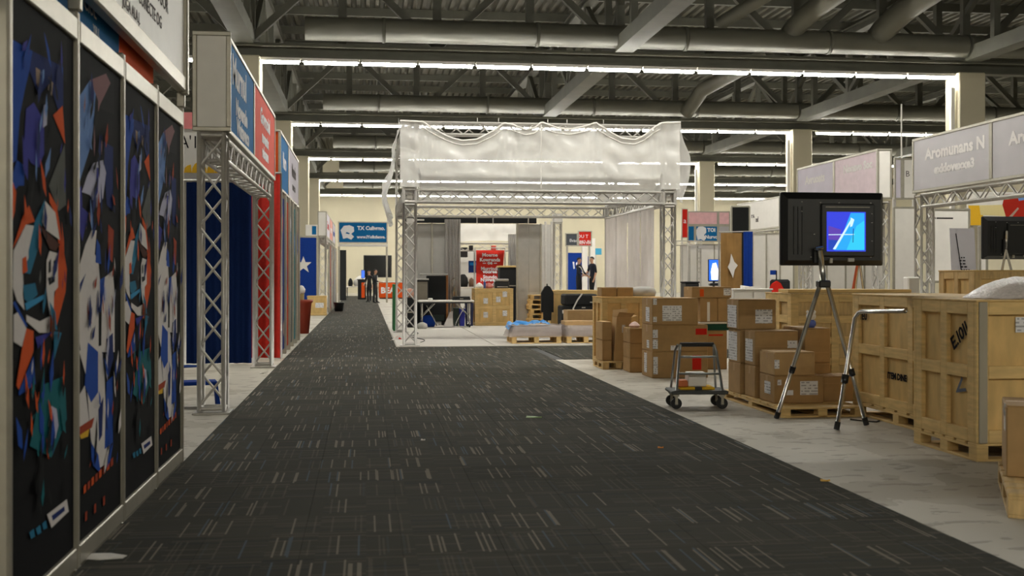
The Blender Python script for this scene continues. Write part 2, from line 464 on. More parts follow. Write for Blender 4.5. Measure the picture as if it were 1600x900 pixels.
# ------------------------------------------------------------------ ducts
DUCTS = []
def duct(label, pts, r, joints=True):
    t = thing('air_duct', label, 'duct', pts[0]); DUCTS.append(t)
    o = Vector(pts[0]); P = [Vector(p) - o for p in pts]
    MB().tube(P, r, 18).build('duct_pipe', DUCT, t, True)
    if joints:
        for a, b in zip(P, P[1:]):
            L = (b - a).length; d = (b - a) / L; k = 2.2
            while k < L - .5:
                MB().tube([a + d * (k - .05), a + d * (k + .05)], r + .025, 18).build('joint_band', STEEL, t, True); k += 4.4
DN = ['over the aisle just beyond the plastic-draped booth', 'on the second roof truss beyond the draped booth', 'on the third roof truss beyond the draped booth', 'on the fourth roof truss beyond the draped booth', 'close to the cream end wall']
for k, y in enumerate(ROWS[1:6]):
    duct('round sheet metal duct ' + DN[k], [(-1.7, y - .62, 8.4), (34, y - .62, 8.4)], .33)
def bend(p0, p1, p2, n=6):
    p0, p1, p2 = map(Vector, (p0, p1, p2))
    return [p0 * (1 - t) ** 2 + p1 * 2 * t * (1 - t) + p2 * t * t for t in (i / n for i in range(n + 1))]
def branch(k, pts, r):
    o = DUCTS[k].location
    MB().tube([Vector(p) - o for p in pts], r, 18).build('branch_pipe', DUCT, DUCTS[k], True)
y1 = ROWS[1] - .62
branch(0, [*bend((15.2, y1, 8.5), (15.6, y1 - .3, 9.3), (16.4, y1 - 2.5, 9.8)), (19.5, y1 - 9, 10.1)], .36)
branch(0, [*bend((12.5, y1, 8.6), (12.8, y1 - .3, 9.2), (13.6, y1 - 2.5, 9.7)), (16.6, y1 - 9, 10.2)], .31)
branch(0, [(10.4, y1 + .1, 8.9), (11.6, y1 - 1.5, 9.6), (13.2, y1 - 4, 10.2)], .2)
y2 = ROWS[2] - .62
branch(1, [(13.2, y2 - .2, 8.2), (13.6, y2 - 1.2, 9.0), (15.4, y2 - 4, 10.0)], .3)

# ------------------------------------------------------------------ fluorescent battens
TUBE = emit('fluorescent_tube', (252, 250, 240), LIGHT_W)
hous = MB().prism([(-.8, 7.56), (.8, 7.56), (.8, 7.65), (-.8, 7.65)], -.09, .09).mesh('housing', WHITE)
lens = MB().box(-.75, .75, -.075, .075, 7.495, 7.558).mesh('diffuser', TUBE)
def in_frame(x, y):                               # is any of a batten at (x, y) inside the picture?
    for px in (x - .8, x, x + .8):
        d = px * SN + y * CS
        if d > 1 and 0 <= 800 + FPX * (px * CS - y * SN) / d <= 1600 and HOR - FPX * (7.5 - EYE) / d >= 0: return True
    return False
def batten(x, y, where):
    sfx = '' if in_frame(x, y) else '_offscreen'   # the hall's lamp rows go on beyond the picture
    t = thing('ceiling_light' + sfx, 'long fluorescent batten in the light row ' + where, 'light', (x, y, 0), 0, 'fluorescent battens ' + where)
    link('housing', hous, t); link('diffuser' + sfx, lens, t)
GN = ['near the front wall of the hall', 'directly above the plastic-draped booth', 'just beyond the plastic-draped booth', 'along the second truss beyond the draped booth', 'along the third truss beyond the draped booth', 'along the fourth truss beyond the draped booth', 'nearest the cream end wall']
for k, y in enumerate([-7.8] + ROWS):
    x = -9.3
    while x < 17.9:
        if abs(x - 8.25) >= .5: batten(x, y - .1, GN[k])
        x += 1.66
    if k >= 3:
        while x < 34: batten(x + 1, y - .1, GN[k]); x += 1.66

# ------------------------------------------------------------------ carpets
CX0, CX1 = -1.4, 3.2
carpet = thing('aisle_carpet', 'dark grey striped carpet tiles laid down the aisle', 'carpet')
MB().box(CX0, CX1, -4, 22.9, 0, .002).box(CX1, 9.8, 19.2, 22.9, 0, .002).box(CX0, .6, 22.9, 80, 0, .002).build('underlay', RUBBER, carpet)
g = .0012
def tile_mesh(w): return MB().box(g, w - g, g, TILE - g, .002, .011).mesh('carpet_tile', M_CARPET)
tm = tile_mesh(TILE); tl = tile_mesh(CX1 - CX0 - 8 * TILE)
for j in range(9, 42):
    for i in range(9): link('carpet_tile', tl if i == 8 else tm, carpet, (CX0 + i * TILE, j * TILE, 0))
rest = MB()
for j in range(-8, 150):
    y0 = j * TILE; x1 = CX1 if y0 < 22.7 else .6
    for i in range(27):
        x = CX0 + i * TILE
        lim = 9.8 if 19.07 < y0 < 22.7 else x1
        if 9 <= j < 42 and i < 9: continue
        if x >= lim - .05: continue
        xe = min(x + TILE, lim)
        rest.box(x + g, xe - g, max(y0, 19.2) + g if (i > 8) else y0 + g, y0 + TILE - g, .002, .011)
o = rest.build('carpet_tile', M_CARPET, carpet); o['kind'] = 'stuff'
bc = thing('booth_carpet', 'pale grey carpet laid under the draped truss booth', 'carpet')
pale = mat('pale_booth_carpet', (200, 194, 186), .95, 0, .05, 3)
for i in range(3): MB().cham(.62 + i * 2.0, 2.6 + i * 2.0, 22.92, 33.5, 0, .016, .004).build('carpet_strip', pale, bc)

# small litter on the carpet
def scrap(label, u, v, m, s, name='paper_scrap', cat='litter'):
    x, y = ground(u, v)
    q = [(-.5, -.15), (-.1, -.3), (.45, -.2), (.5, .1), (.05, .28), (-.4, .2)]
    b = MB(); b.add([(x + a * s, y + c * s, .013 + .012 * ((i * 7) % 3) / 2) for i, (a, c) in enumerate(q)] + [(x + a * s, y + c * s, .012) for a, c in q],
                    [tuple(range(6)), tuple(range(11, 5, -1))] + [(i, (i + 1) % 6, 6 + (i + 1) % 6, 6 + i) for i in range(6)])
    tag(b.build(name, m), label, cat)
scrap('pale green leaf lying flat on the dark carpet', 834, 654, mat('leaf_green', (150, 176, 120), .6), .17, 'fallen_leaf', 'leaf')
scrap('small yellow scrap at the carpet edge beside the concrete', 1289, 754, mat('scrap_yellow', (206, 160, 60), .6), .07)
scrap('tiny orange scrap on the open carpet', 1032, 702, mat('scrap_orange', (206, 130, 50), .6), .05)
scrap('tiny white scrap on the carpet near the pale green leaf', 661, 690, WHITE, .04)
scrap('tiny white scrap on concrete beside the blue drape', 409, 585, WHITE, .07)
scrap('crumpled white tissue on concrete at the foot of the printed banners', 166, 874, WHITE, .2, 'tissue', 'litter')

# ================================================================== LEFT SIDE OF THE AISLE
H90 = math.pi / 2
def put(o, loc, rotz=0.0):
    o.location = loc; o.rotation_euler = (0, 0, rotz); return o
INK = {k: flat('ink_' + k, c) for k, c in dict(black=(10, 10, 13), dark=(24, 25, 26), blue=(30, 76, 168), navy=(26, 44, 104), violet=(58, 60, 150), orange=(216, 88, 34), rust=(160, 62, 34),
      grey=(96, 98, 94), beige=(170, 148, 132), white=(222, 216, 214), teal=(38, 116, 150), dteal=(22, 104, 112), sky=(112, 146, 204), pink=(140, 104, 108), brown=(80, 46, 34), lav=(190, 190, 214), cyan=(60, 150, 200), yellow=(226, 178, 50), red=(200, 44, 34)).items()}
BX = -1.42                                         # plane of the banner row
def px_poly(pts): return [(lambda p: (p[1], p[2]))(at_x(u, v, BX)) for u, v in pts]
DES_A = [('dark', [(19, -40), (104, 52), (104, 130), (19, 70)]),
 ('blue', [(19, 62), (42, 75), (50, 80), (45, 110), (38, 140), (30, 180), (25, 250), (19, 255)]), ('navy', [(50, 80), (70, 90), (98, 105), (98, 165), (90, 172), (76, 130), (60, 150), (45, 110)]),
 ('violet', [(40, 170), (52, 160), (68, 190), (68, 240), (60, 262), (48, 255), (36, 235)]), ('orange', [(82, 180), (97, 165), (101, 225)]), ('beige', [(55, 105), (62, 110), (60, 140), (56, 130)]), ('beige', [(75, 120), (82, 130), (80, 150), (74, 140)]),
 ('sky', [(63, 112), (68, 108), (68, 122), (62, 140)]), ('lav', [(67, 165), (73, 160), (72, 195), (66, 200)]), ('grey', [(75, 290), (100, 225), (102, 320), (90, 330)]), ('blue', [(19, 270), (25, 250), (38, 260), (36, 290), (28, 290), (19, 300)]),
 ('orange', [(18, 283), (24, 300), (22, 330), (18, 345)]), ('orange', [(18, 389), (34, 339), (44, 321), (53, 346), (39, 351)]),
 ('white', [(19.5, 392), (39, 351), (53, 353), (43, 392), (43, 403), (34, 424), (35, 442), (34, 460), (37, 485), (25, 470), (18.5, 449)]),
 ('teal', [(53, 346), (69, 311), (64, 353), (60, 382), (46, 428), (34, 426), (43, 403), (43, 392)]), ('orange', [(75, 300), (87, 321), (96, 378), (103, 421), (101, 456), (87, 510), (78, 527), (76, 499), (85, 456), (91, 389), (85, 335), (76, 316)]),
 ('white', [(69, 314), (85, 332), (92, 375), (71, 360), (64, 346)]), ('white', [(76, 392), (89, 396), (89, 449), (83, 456), (82, 492), (76, 492), (71, 453), (71, 407)]), ('black', [(74, 410), (78, 404), (78, 424), (74, 428)]), ('black', [(82, 408), (87, 404), (87, 424), (82, 426)]), ('black', [(73, 434), (84, 432), (84, 440), (75, 446)]),
 ('brown', [(59, 350), (92, 382), (85, 392), (76, 389)]), ('teal', [(34, 446), (53, 442), (57, 460), (43, 474), (36, 467)]), ('cyan', [(37, 474), (67, 460), (67, 467), (39, 485)]), ('orange', [(33, 404), (39, 400), (41, 424), (33, 428)]),
 ('white', [(39, 492), (60, 502), (76, 494), (75, 520), (59, 520), (39, 502)]), ('blue', [(18, 474), (21, 470), (41, 510), (36, 510)]), ('white', [(19, 492), (25, 488), (39, 513), (32, 542), (19, 534)]),
 ('orange', [(39, 513), (50, 517), (50, 549), (27, 609), (23, 602), (32, 545)]), ('blue', [(50, 556), (53, 600), (40, 610), (27, 618), (27, 612)]), ('violet', [(53, 527), (82, 517), (71, 527), (57, 545)]), ('teal', [(82, 517), (94, 520), (82, 563)]),
 ('dteal', [(63, 602), (99, 587), (102, 655), (78, 715), (44, 697)]), ('lav', [(78, 634), (86, 639), (89, 665), (84, 686), (73, 665)]), ('white', [(71, 804), (102, 780), (105, 799), (78, 825)]), ('navy', [(78, 806), (98, 791), (99, 798), (80, 814)]),
 ('teal', [(43, 832), (50, 826), (52, 838), (46, 842)]), ('teal', [(53, 826), (60, 820), (62, 832), (56, 836)]), ('teal', [(63, 818), (69, 813), (71, 825), (65, 828)])]
DES_B = [('dark', [(115, 65), (178, 115), (178, 180), (115, 150)]),
 ('sky', [(117, 155), (140, 125), (150, 135), (145, 200), (142, 225), (115, 295)]), ('pink', [(140, 125), (165, 115), (172, 130), (155, 165), (150, 150)]), ('navy', [(160, 220), (176, 230), (176, 330), (166, 320)]),
 ('violet', [(127, 323), (137, 333), (128, 377), (121, 350)]), ('violet', [(116, 300), (126, 290), (128, 320), (118, 350)]), ('lav', [(145, 255), (160, 250), (165, 270), (160, 310), (150, 325), (140, 305), (127, 300), (135, 275)]), ('violet', [(150, 262), (154, 262), (152, 300), (148, 310)]),
 ('rust', [(168, 350), (177, 360), (175, 410), (168, 403)]), ('white', [(142, 360), (150, 360), (147, 397), (153, 410), (155, 437), (163, 440), (153, 483), (153, 550), (125, 550), (120, 503), (117, 450), (118, 427), (132, 383)]),
 ('white', [(163, 433), (175, 423), (178, 457), (178, 550), (157, 550), (158, 480)]), ('navy', [(117, 450), (133, 427), (122, 463), (123, 550), (118, 550), (115, 483)]), ('blue', [(150, 373), (155, 383), (157, 413), (148, 410)]), ('blue', [(155, 437), (163, 432), (160, 463), (155, 490)]),
 ('rust', [(137, 487), (140, 484), (142, 505), (138, 508)]), ('white', [(122, 548), (157, 540), (162, 587), (167, 723), (152, 733), (141, 691), (133, 587)]), ('blue', [(136, 535), (152, 550), (152, 613), (141, 629), (131, 602)]), ('navy', [(165, 530), (175, 520), (176, 560), (168, 590)]),
 ('blue', [(165, 597), (175, 587), (175, 691), (162, 702)]), ('white', [(118, 623), (131, 602), (138, 660), (120, 676)]), ('rust', [(118, 670), (146, 652), (142, 668), (123, 680)]), ('yellow', [(123, 680), (138, 670), (136, 682), (125, 686)]), ('blue', [(140, 690), (152, 710), (156, 740), (144, 728)]),
 ('navy', [(152, 640), (160, 620), (158, 680), (153, 690)])] + [('rust' if k % 2 else 'orange', [(129 + 6 * k, 772 - 6 * k), (133 + 6 * k, 768 - 6 * k), (133 + 6 * k, 756 - 6 * k), (129 + 6 * k, 760 - 6 * k)]) for k in range(8)] + \
 [('rust', [(131 + 14 * k, 815 - 12 * k), (134 + 14 * k, 812 - 12 * k), (134 + 14 * k, 798 - 12 * k), (131 + 14 * k, 801 - 12 * k)]) for k in range(3)]
def shards(seed, n, zones):
    # small slivers that make the printed artwork busy; zones: (y0, y1, z0, z1, inks) as fractions of a banner
    rr = random.Random(seed); out = []
    for _ in range(n):
        a0, a1, z0, z1, inks = rr.choice(zones)
        a = rr.uniform(a0, a1) * .95; z = rr.uniform(z0, z1) * 2.48 + .12; L = rr.uniform(.05, .2); w = L * rr.uniform(.15, .4); t = rr.gauss(1.45, .45)
        dx, dz = math.cos(t), math.sin(t)
        q = [(0, 0), (.3 * L, w * .6), (L, w * .1), (.45 * L, -w * .5)]
        out.append((INK[rr.choice(inks)], [(min(.96, max(-.01, a + s * dx - r * dz)), min(2.59, max(.13, z + s * dz + r * dx))) for s, r in q]))
    return out
SH_A = shards(3, 90, [(.1, .9, .68, .92, ('blue', 'navy', 'violet', 'black', 'sky')), (.15, .95, .5, .7, ('dark', 'grey', 'orange', 'navy', 'black')), (.1, .95, .3, .5, ('white', 'orange', 'teal', 'black', 'blue', 'brown')), (.1, .6, .2, .34, ('orange', 'blue', 'dteal', 'black')), (.2, .9, .1, .25, ('dteal', 'black', 'dark'))])
SH_B = shards(8, 95, [(.0, .5, .6, .9, ('sky', 'dark', 'pink', 'navy')), (.3, .95, .5, .85, ('dark', 'black', 'navy', 'rust')), (.1, .9, .3, .55, ('lav', 'blue', 'navy', 'black', 'white', 'rust')), (.15, .95, .08, .32, ('blue', 'navy', 'white', 'rust', 'black', 'dark'))])
PY = [4.73, 5.80, 6.87, 7.94, 9.02]
bw = thing('banner_stand', 'tall aluminium frame wall with printed comic-style banners beside the dark carpet', 'banner stand', (BX, 0, 0), H90)
for y in PY:
    MB().cham(y - .028, y + .028, -.018, .05, 0, 2.75, .01).box(y - .008, y + .008, -.0195, -.017, .02, 2.73).build('post', ALU_D, bw)
    MB().cham(y - .05, y + .05, -.015, .1, 0, .012, .004).build('foot_plate', ALU_D, bw)
for a, b in zip(PY, PY[1:]):
    MB().cham(a + .029, b - .029, -.02, .03, 2.6, 2.71, .006).build('top_rail', ALU_D, bw)
    MB().cham(a + .029, b - .029, -.018, .03, .015, .115, .006).build('bottom_rail', ALU_D, bw)
base = MB().box(-.02, PY[1] - PY[0] - .08, .0, .012, .118, 2.6).mesh('banner', INK['black'])
def clip(poly, lo, hi):                            # keep the print inside its banner
    return [(min(max(a, lo), hi), min(max(b, .125), 2.595)) for a, b in poly]
for k in range(4):
    y0 = PY[k] + .05
    bn = link('banner', base, bw, (y0, 0, 0))
    src = DES_A if k % 2 == 0 else DES_B; off = PY[k % 2] + .05
    blotch(bn, [(INK[c], [(a - off, b) for a, b in clip(px_poly(p), off - .018, off + .985)]) for c, p in src] + (SH_A if k % 2 == 0 else SH_B), -.002)
# header box over the banners
MB().cham(3.4, 9.0, -.03, .02, 2.96, 4.2, .01).build('header_box', WHITE, bw)
MB().cham(3.4, 9.02, -.045, .03, 2.86, 2.98, .012).build('header_rail', ALU_D, bw)
MB().cham(8.95, 9.03, -.06, .0, 2.84, 4.2, .01).build('header_corner_post', ALU_D, bw)
for y in (8.62, 8.82): MB().tube([(y, .16, 0), (y, .16, 2.86)], .035, 10).build('support_tube', ALU_D, bw, True)
for y in (5.8, 9.02): MB().cham(y - .03, y + .03, -.03, .03, 2.75, 2.86, .006).build('riser', ALU_D, bw)
greyink = flat('grey_ink', (92, 86, 86))
for s, sz, x, z in (('MOTOUOR', .15, 8.25, 3.34), ('NEY CONECTE OG', .125, 8.0, 3.17), ('JUGA ALA.J.', .1, 7.25, 3.03)):
    text(bw, s, sz, greyink, x, z, -.033, align='RIGHT')
st = MB().box(3.6, 7.09, .06, .075, 2.55, 3.1).build('strip_sign', SIGNBLUE, bw)
text(st, 'DIN YIVI CIUL', .13, INKW, 6.1, 2.9, .058); text(st, 'YIR.I.', .07, INKW, 6.5, 2.795, .058)
MB().box(7.09, 8.2, .06, .075, 2.55, 3.1).build('strip_sign', ORANGE, bw)

# ------------------------------------------------------------------ sign boxes on trusses
def side_panels(root, x, side, y0, splits, z0, z1):
    """Framed sign panels along one long side; side = +1 looks at +x, -1 at -x. splits: (y_end, material, texts)."""
    out = []; a = y0
    for b, m, texts in splits:
        L = b - a
        p = frame_panel(root, 0, L, z0, z1, m, fr=.05)
        put(p, (x, a, 0), H90) if side > 0 else put(p, (x, b, 0), -H90)
        for s, sz, fx, fz, ink, xs in texts: text(p, s, sz, ink, fx * L, z0 + fz * (z1 - z0), -.007, xs=xs, bold=.012)
        out.append(p); a = b
    return out
ta = thing('truss_sign_arch', 'aluminium box truss arch with a tall blue and red sign box beside blue drapes', 'truss arch', (-1.6, 12.1, 0))
for y in (.15, 6.1):
    truss(ta, (0, y, .03), (0, y, 2.94), .3)
    MB().cham(-.19, .19, y - .19, y + .19, 0, .02, .004).build('base_plate', ALU, ta)
truss(ta, (0, .3, 2.79), (0, 5.95, 2.79), .28, 'truss_beam', up=(0, 0, 1))
MB().box(-.15, .15, .02, 6.2, 2.97, 3.97).build('sign_box', WHITE, ta)
side_panels(ta, .155, 1, 0, [(2.85, SIGNBLUE, [('Murnul', .46, .42, .7, INKW, 1.1), ('Noverale', .26, .5, .36, INKW, 1.25), ('Wataveco', .26, .55, .16, INKW, 1.25)]),
                            (6.24, SIGNRED, [('Govrnciel', .3, .5, .68, INKW, 1.3), ('movamix', .22, .5, .42, INKW, 1.3), ('relonave', .22, .5, .22, INKW, 1.3)])], 2.95, 3.99)
frame_panel(ta, -.19, .2, 2.95, 3.99, WHITE, fr=.045)
bd = thing('blue_drape', 'navy blue pipe-and-drape wall behind the truss sign arch', 'drape', (-4.2, 18.85, 0))
for x0, x1, sd in ((-2.3, -.75, 1), (-.75, .8, 2), (.8, 2.35, 3)): curtain('drape_panel', bd, x0, x1, .02, 2.96, NAVY, .05, 9, 0, sd)
MB().tube([(-2.3, 0, 2.98), (2.35, 0, 2.98)], .025, 8).build('crossbar', ALU, bd, True)
for x in (-2.3, 2.38):
    MB().tube([(x, .06, 0), (x, .06, 3.0)], .025, 8).build('upright', ALU, bd, True)
x, y = ground(289, 573)
dp = thing('drape_pole', 'thin aluminium drape pole on a round blue base', 'pole', (x, y, 0))
MB().tube([(0, 0, .01), (0, 0, 2.95)], .022, 8).build('pole', ALU, dp, True)
MB().lathe([(.23, 0), (.23, .012), (.06, .03)], n=20).build('base', NAVY, dp)
sg = thing('hanging_sign', 'white sign with pink top and yellow fringe above the navy drape', 'sign', (0, 19.7, 0))
MB().cham(-5.4, -2.17, -.03, .03, 3.17, 4.2, .01).build('panel', WHITE, sg)
MB().box(-5.4, -2.17, -.036, -.031, 3.92, 4.2).build('pink_band', mat('sign_pink', (222, 130, 132), .6), sg)
mb = MB()
for i in range(26):
    x0 = -5.4 + i * .124; mb.prism([(x0, 3.18), (x0 + .124, 3.18), (x0 + .11, 3.27 + .05 * (i % 3)), (x0 + .05, 3.33 - .03 * (i % 2)), (x0 + .01, 3.26)], -.037, -.031)
mb.build('yellow_band', INK['yellow'], sg)
text(sg, "A'10", .3, INKK, *[at_y(301, 223, 19.66)[i] for i in (0, 2)], -.035, xs=.8)
MB().box(-5.4, -2.17, -.02, .02, 3.0, 3.17).build('lower_fascia', WHITE, sg)
for x in (-5.2, -2.3): MB().tube([(x, .06, 0), (x, .06, 3.2)], .03, 8).build('post', ALU, sg, True)
x, y = ground(310, 640)
stl = thing('step_stool', 'small blue plastic step stool behind the truss leg', 'stool', (x - .05, y + .35, 0), .2)
MB().cham(-.2, .2, -.15, .15, .24, .28, .012).build('top', BLUE, stl)
for s in (-1, 1): MB().prism([(s * .2, .24), (s * .17, .24), (s * .19, 0), (s * .23, 0)], -.14, .14).build('leg', BLUE, stl)

rd = tag(curtain('red_drape', None, -2.25, -1.48, .02, 3.2, RED, .04, 4, 20.0, 9), 'bright red hanging drape beside the grey aisle carpet', 'drape')
MB().tube([(-2.3, 20.0, 3.22), (-1.46, 20.0, 3.22)], .02, 6).build('rod', ALU, rd, True)
for x in (-2.28, -1.47): MB().tube([(x, 20.06, 0), (x, 20.06, 3.24)], .02, 6).build('upright', ALU, rd, True)

b2 = thing('banner_wall', 'aluminium post wall of narrow colourful banners under a blue and white header', 'banner stand', (-1.5, 20.25, 0))
n2 = 5; L2 = 5.4
for i in range(n2 + 1): MB().cham(-.04, .04, i * L2 / n2 - .04, i * L2 / n2 + .04, 0, 2.95, .01).build('post', ALU_D, b2)
for i, (c, spots) in enumerate((('navy', ('rust', 'beige')), ('rust', ('orange', 'navy')), ('grey', ('lav', 'teal')), ('dteal', ('sky', 'red')), ('beige', ('white', 'blue')))):
    y0 = i * L2 / n2
    bn = MB().box(0, L2 / n2 - .08, 0, .012, .1, 2.85).build('banner', INK[c], b2); put(bn, (0, y0 + .04, 0), H90)
    pl = []
    for k in range(9):
        a, z = R.uniform(.05, .7), R.uniform(.3, 2.4); w, h = R.uniform(.12, .28), R.uniform(.15, .5)
        pl.append((INK[spots[k % 2]], [(a, z), (a + w * .6, z - h * .3), (a + w, z + h * .5), (a + w * .3, z + h)]))
    blotch(bn, pl)
MB().box(-.32, -.02, .02, L2 - .02, 2.98, 3.98).build('sign_box', WHITE, b2)
side_panels(b2, 0, 1, 0, [(2.1, SIGNBLUE, [('Nuro', .4, .5, .55, INKW, 1)]), (L2, LILAC, [('Marudo', .35, .5, .6, greyink, 1.2), ('voner cae', .2, .5, .3, greyink, 1.2)])], 2.95, 4.0)
frame_panel(b2, -.34, .0, 2.95, 4.0, ORANGE, fr=.03)

def bin_red():
    x, y = ground(474, 521)
    t = thing('waste_bin', 'tall tapered red-brown bin at the end of the banner wall', 'bin', (x, y, 0))
    m = mat('red_brown_plastic', (150, 54, 34), .5)
    MB().lathe([(.14, 0), (.2, .75), (.24, .78), (.24, .84), (.19, .84), (.15, .3)], n=16).build('body', m, t, True)
    MB().lathe([(.05, .3), (.06, 1.0), (.0, 1.02)], (-.04, .02, 0), 10).build('paper_roll', mat('olive_paper', (150, 130, 80)), t, True)
    MB().lathe([(.03, .98), (.09, 1.02), (.1, 1.1), (.05, 1.18), (0, 1.2)], (-.05, 0, 0), 10).build('crumpled_paper', WHITE, t, True)
bin_red()
# blue partition and the third sign box
p3 = thing('partition_panel', 'royal blue partition panel beside a small truss leg', 'partition', (0, 43.1, 0))
MB().cham(-3.6, -1.85, -.03, .03, .0, 2.86, .01).build('panel', BLUE, p3)
f = MB(); f.box(-3.65, -1.82, -.04, .04, 2.86, 2.92).box(-1.85, -1.8, -.04, .04, 0, 2.86).build('frame', ALU_D, p3)
s = tag(MB().add([], []).prism([(0.0, .3), (.08, .08), (.3, .08), (.13, -.07), (.2, -.3), (0, -.15), (-.2, -.3), (-.13, -.07), (-.3, .08), (-.08, .08)], -.01, .01).build('star_sign', WHITE, None, False, loc=(at_y(474, 413, 43.05)[0], 43.05, at_y(474, 413, 43.05)[2])), 'white star-shaped paper sign against the blue partition panel', 'sign')
bx = tag(MB().cham(0, .45, 0, .3, 0, .42, .01).build('printer_box', WHITE, None, loc=(-2.25, 43.0, 2.92)), 'white and blue carton on top of the blue partition', 'box')
MB().box(.24, .4, -.004, 0, .05, .37).build('blue_print', SIGNBLUE, bx)
a3 = thing('truss_sign_arch', 'slim truss leg and pale sign box beside the royal blue partition', 'truss arch', (-1.62, 43, 0))
truss(a3, (0, .15, .02), (0, .15, 2.9), .3); truss(a3, (0, 6.5, .02), (0, 6.5, 2.9), .3, bay=.4); truss(a3, (0, .3, 2.78), (0, 12, 2.78), .28, 'truss_beam', up=(0, 0, 1), bay=.45)
truss(a3, (0, 12.2, .02), (0, 12.2, 2.9), .3, bay=.4)
MB().box(-.15, .13, .02, 12.4, 2.94, 3.8).build('sign_box', WHITE, a3)
side_panels(a3, .135, 1, 0, [(4, LILAC, [('Zaruda', .4, .5, .5, INK['red'], 1.6)]), (8, mat('sign_pale_red', (222, 150, 140), .8), [('morvan', .4, .5, .5, INKW, 1.6)]), (12.4, LILAC, [('covarde', .4, .5, .5, INK['blue'], 1.6)])], 2.9, 3.85)
frame_panel(a3, -.18, .16, 2.9, 3.85, WHITE, fr=.04)
b3 = thing('banner_row', 'row of red, white and blue banners beneath the pale sign box', 'banner stand', (-1.4, 44, .011))
for i, c in enumerate(('red', 'white', 'navy', 'sky', 'white', 'orange')):
    y0 = i * 1.9
    bn = MB().box(0, 1.7, 0, .02, .1, 2.6).build('banner', INK[c], b3); put(bn, (0, y0, 0), H90)
    blotch(bn, [(INK[('navy', 'blue', 'white', 'red', 'blue', 'beige')[(i + k) % 6]], [(a, z), (a + .5, z + .1), (a + .4, z + .5), (a + .05, z + .45)]) for k, (a, z) in enumerate(((.2, .5), (.9, .9), (.4, 1.5), (1.0, 2.0)))])
    MB().cham(-.04, .04, y0 - .12, y0 - .02, 0, 2.7, .01).build('post', ALU_D, b3)
x, y = ground(495, 493)
pb = thing('plywood_box', 'small pale plywood box with a white label at the aisle edge', 'box', (x, y, 0))
MB().cham(-.34, .34, 0, .5, .06, .7, .012).build('body', PLY, pb); MB().cham(-.35, .35, -.02, .52, 0, .07, .01).build('base_rail', PINE, pb); MB().cham(-.35, .35, -.015, .515, .66, .71, .008).build('lid', PINE, pb)
MB().box(-.05, .25, -.006, 0, .28, .46).build('label', M_LABEL, pb)
x, y = ground(516, 487)
tag(MB().lathe([(.16, 0), (.2, .3), (.22, .33), (.22, .36), (.16, .36)], n=12).build('bin', BLACK, None, True, loc=(x + .34, y, .011)), 'low black tub beside the small plywood box', 'tub')

# ------------------------------------------------------------------ far end of the aisle
gs = thing('gantry_sign', 'wide blue overhead sign with white emblem and lettering across the aisle', 'sign', (0, 60, .011))
xa, _, zt = at_y(528, 346, 60); xb, _, zb = at_y(606, 381, 60)
fp = frame_panel(gs, xa, xb, zb, zt, SIGNBLUE, fr=.07)
cx = at_y(543, 362, 60)[0]; cz = (zt + zb) / 2
blob = [(-.38, .12), (-.2, .36), (.1, .4), (.34, .3), (.36, .05), (.2, -.08), (.36, -.24), (.2, -.4), (-.02, -.3), (-.24, -.36), (-.3, -.12)]
blotch(fp, [(INKW, [(cx + a * .95, cz + b * .95) for a, b in blob]), (SIGNBLUE, [(cx - .1, cz - .05), (cx + .08, cz - .1), (cx + .12, cz - .04), (cx - .05, cz + .02)])], -.007)
text(fp, 'TX Culivrno.', .27, INKW, at_y(580, 357, 60)[0], cz + .22, -.007, bold=.012); text(fp, 'www.lYolkdenve.', .21, INKW, at_y(580, 369, 60)[0], cz - .24, -.007, bold=.01)
MB().cham(xa, xb, -.02, .06, zb - .16, zb - .03, .01).build('valance', WHITE, gs)
for x in (xa + .05, xb - .05): MB().cham(x - .05, x + .05, .06, .16, 0, zb, .01).build('leg', ALU_D, gs)
dk = thing('dark_partition', 'tall black partition at the far end of the aisle', 'partition', (0, 66, 0))
xa = at_y(531, 0, 66)[0]; xb = at_y(541, 0, 66)[0]
MB().cham(xa, xb, 0, .1, 0, 2.9, .01).build('panel', BLACKM, dk); MB().box(xa - .05, xa, -.02, .12, 0, 2.95).build('edge_post', ALU_D, dk)
ws = thing('wall_screen', 'wide black screen on a stand at the far end of the aisle', 'screen', (0, 74, 0))
xa = at_y(568, 0, 74)[0]; xb = at_y(612, 0, 74)[0]
MB().cham(xa, xb, 0, .1, 1.3, 2.75, .02).build('housing', BLACK, ws); MB().box(xa + .06, xb - .06, -.005, .001, 1.36, 2.69).build('display', mat('dark_glass', (12, 16, 18), .15), ws)
for x in (xa + .3, xb - .3): MB().tube([(x, .05, 0), (x, .05, 1.35)], .05, 8).build('leg', BLACK, ws)
oc = thing('counter', 'orange counter with white block lettering under the wide black screen', 'counter', (0, 70, 0))
xa = at_y(592, 0, 70)[0]
MB().cham(xa, xa + 2.2, 0, .8, 0.06, 1.0, .02).build('body', ORANGE, oc); MB().cham(xa - .04, xa + 2.25, -.05, .85, 1.0, 1.06, .01).build('top', WHITE, oc); MB().box(xa + .05, xa + 2.1, .05, .75, 0, .06).build('plinth', BLACK, oc)
text(oc, 'BEA', .5, INKW, xa + .55, .5, -.004, bold=.02)
kt = thing('kiosk_table', 'black and orange kiosk with a small blue screen at the aisle end', 'kiosk', (0, 68, .011))
xa = at_y(559, 0, 68)[0]; xb = at_y(572, 0, 68)[0]
MB().cham(xa, xb, 0, .6, 0, 1.15, .02).build('body', BLACKM, kt); MB().box(xa + .22, xb - .08, -.006, 0, .1, 1.0).build('front_panel', ORANGE, kt); MB().cham(xa - .05, xb + .05, -.05, .65, 1.15, 1.2, .01).build('top', BLACK, kt)
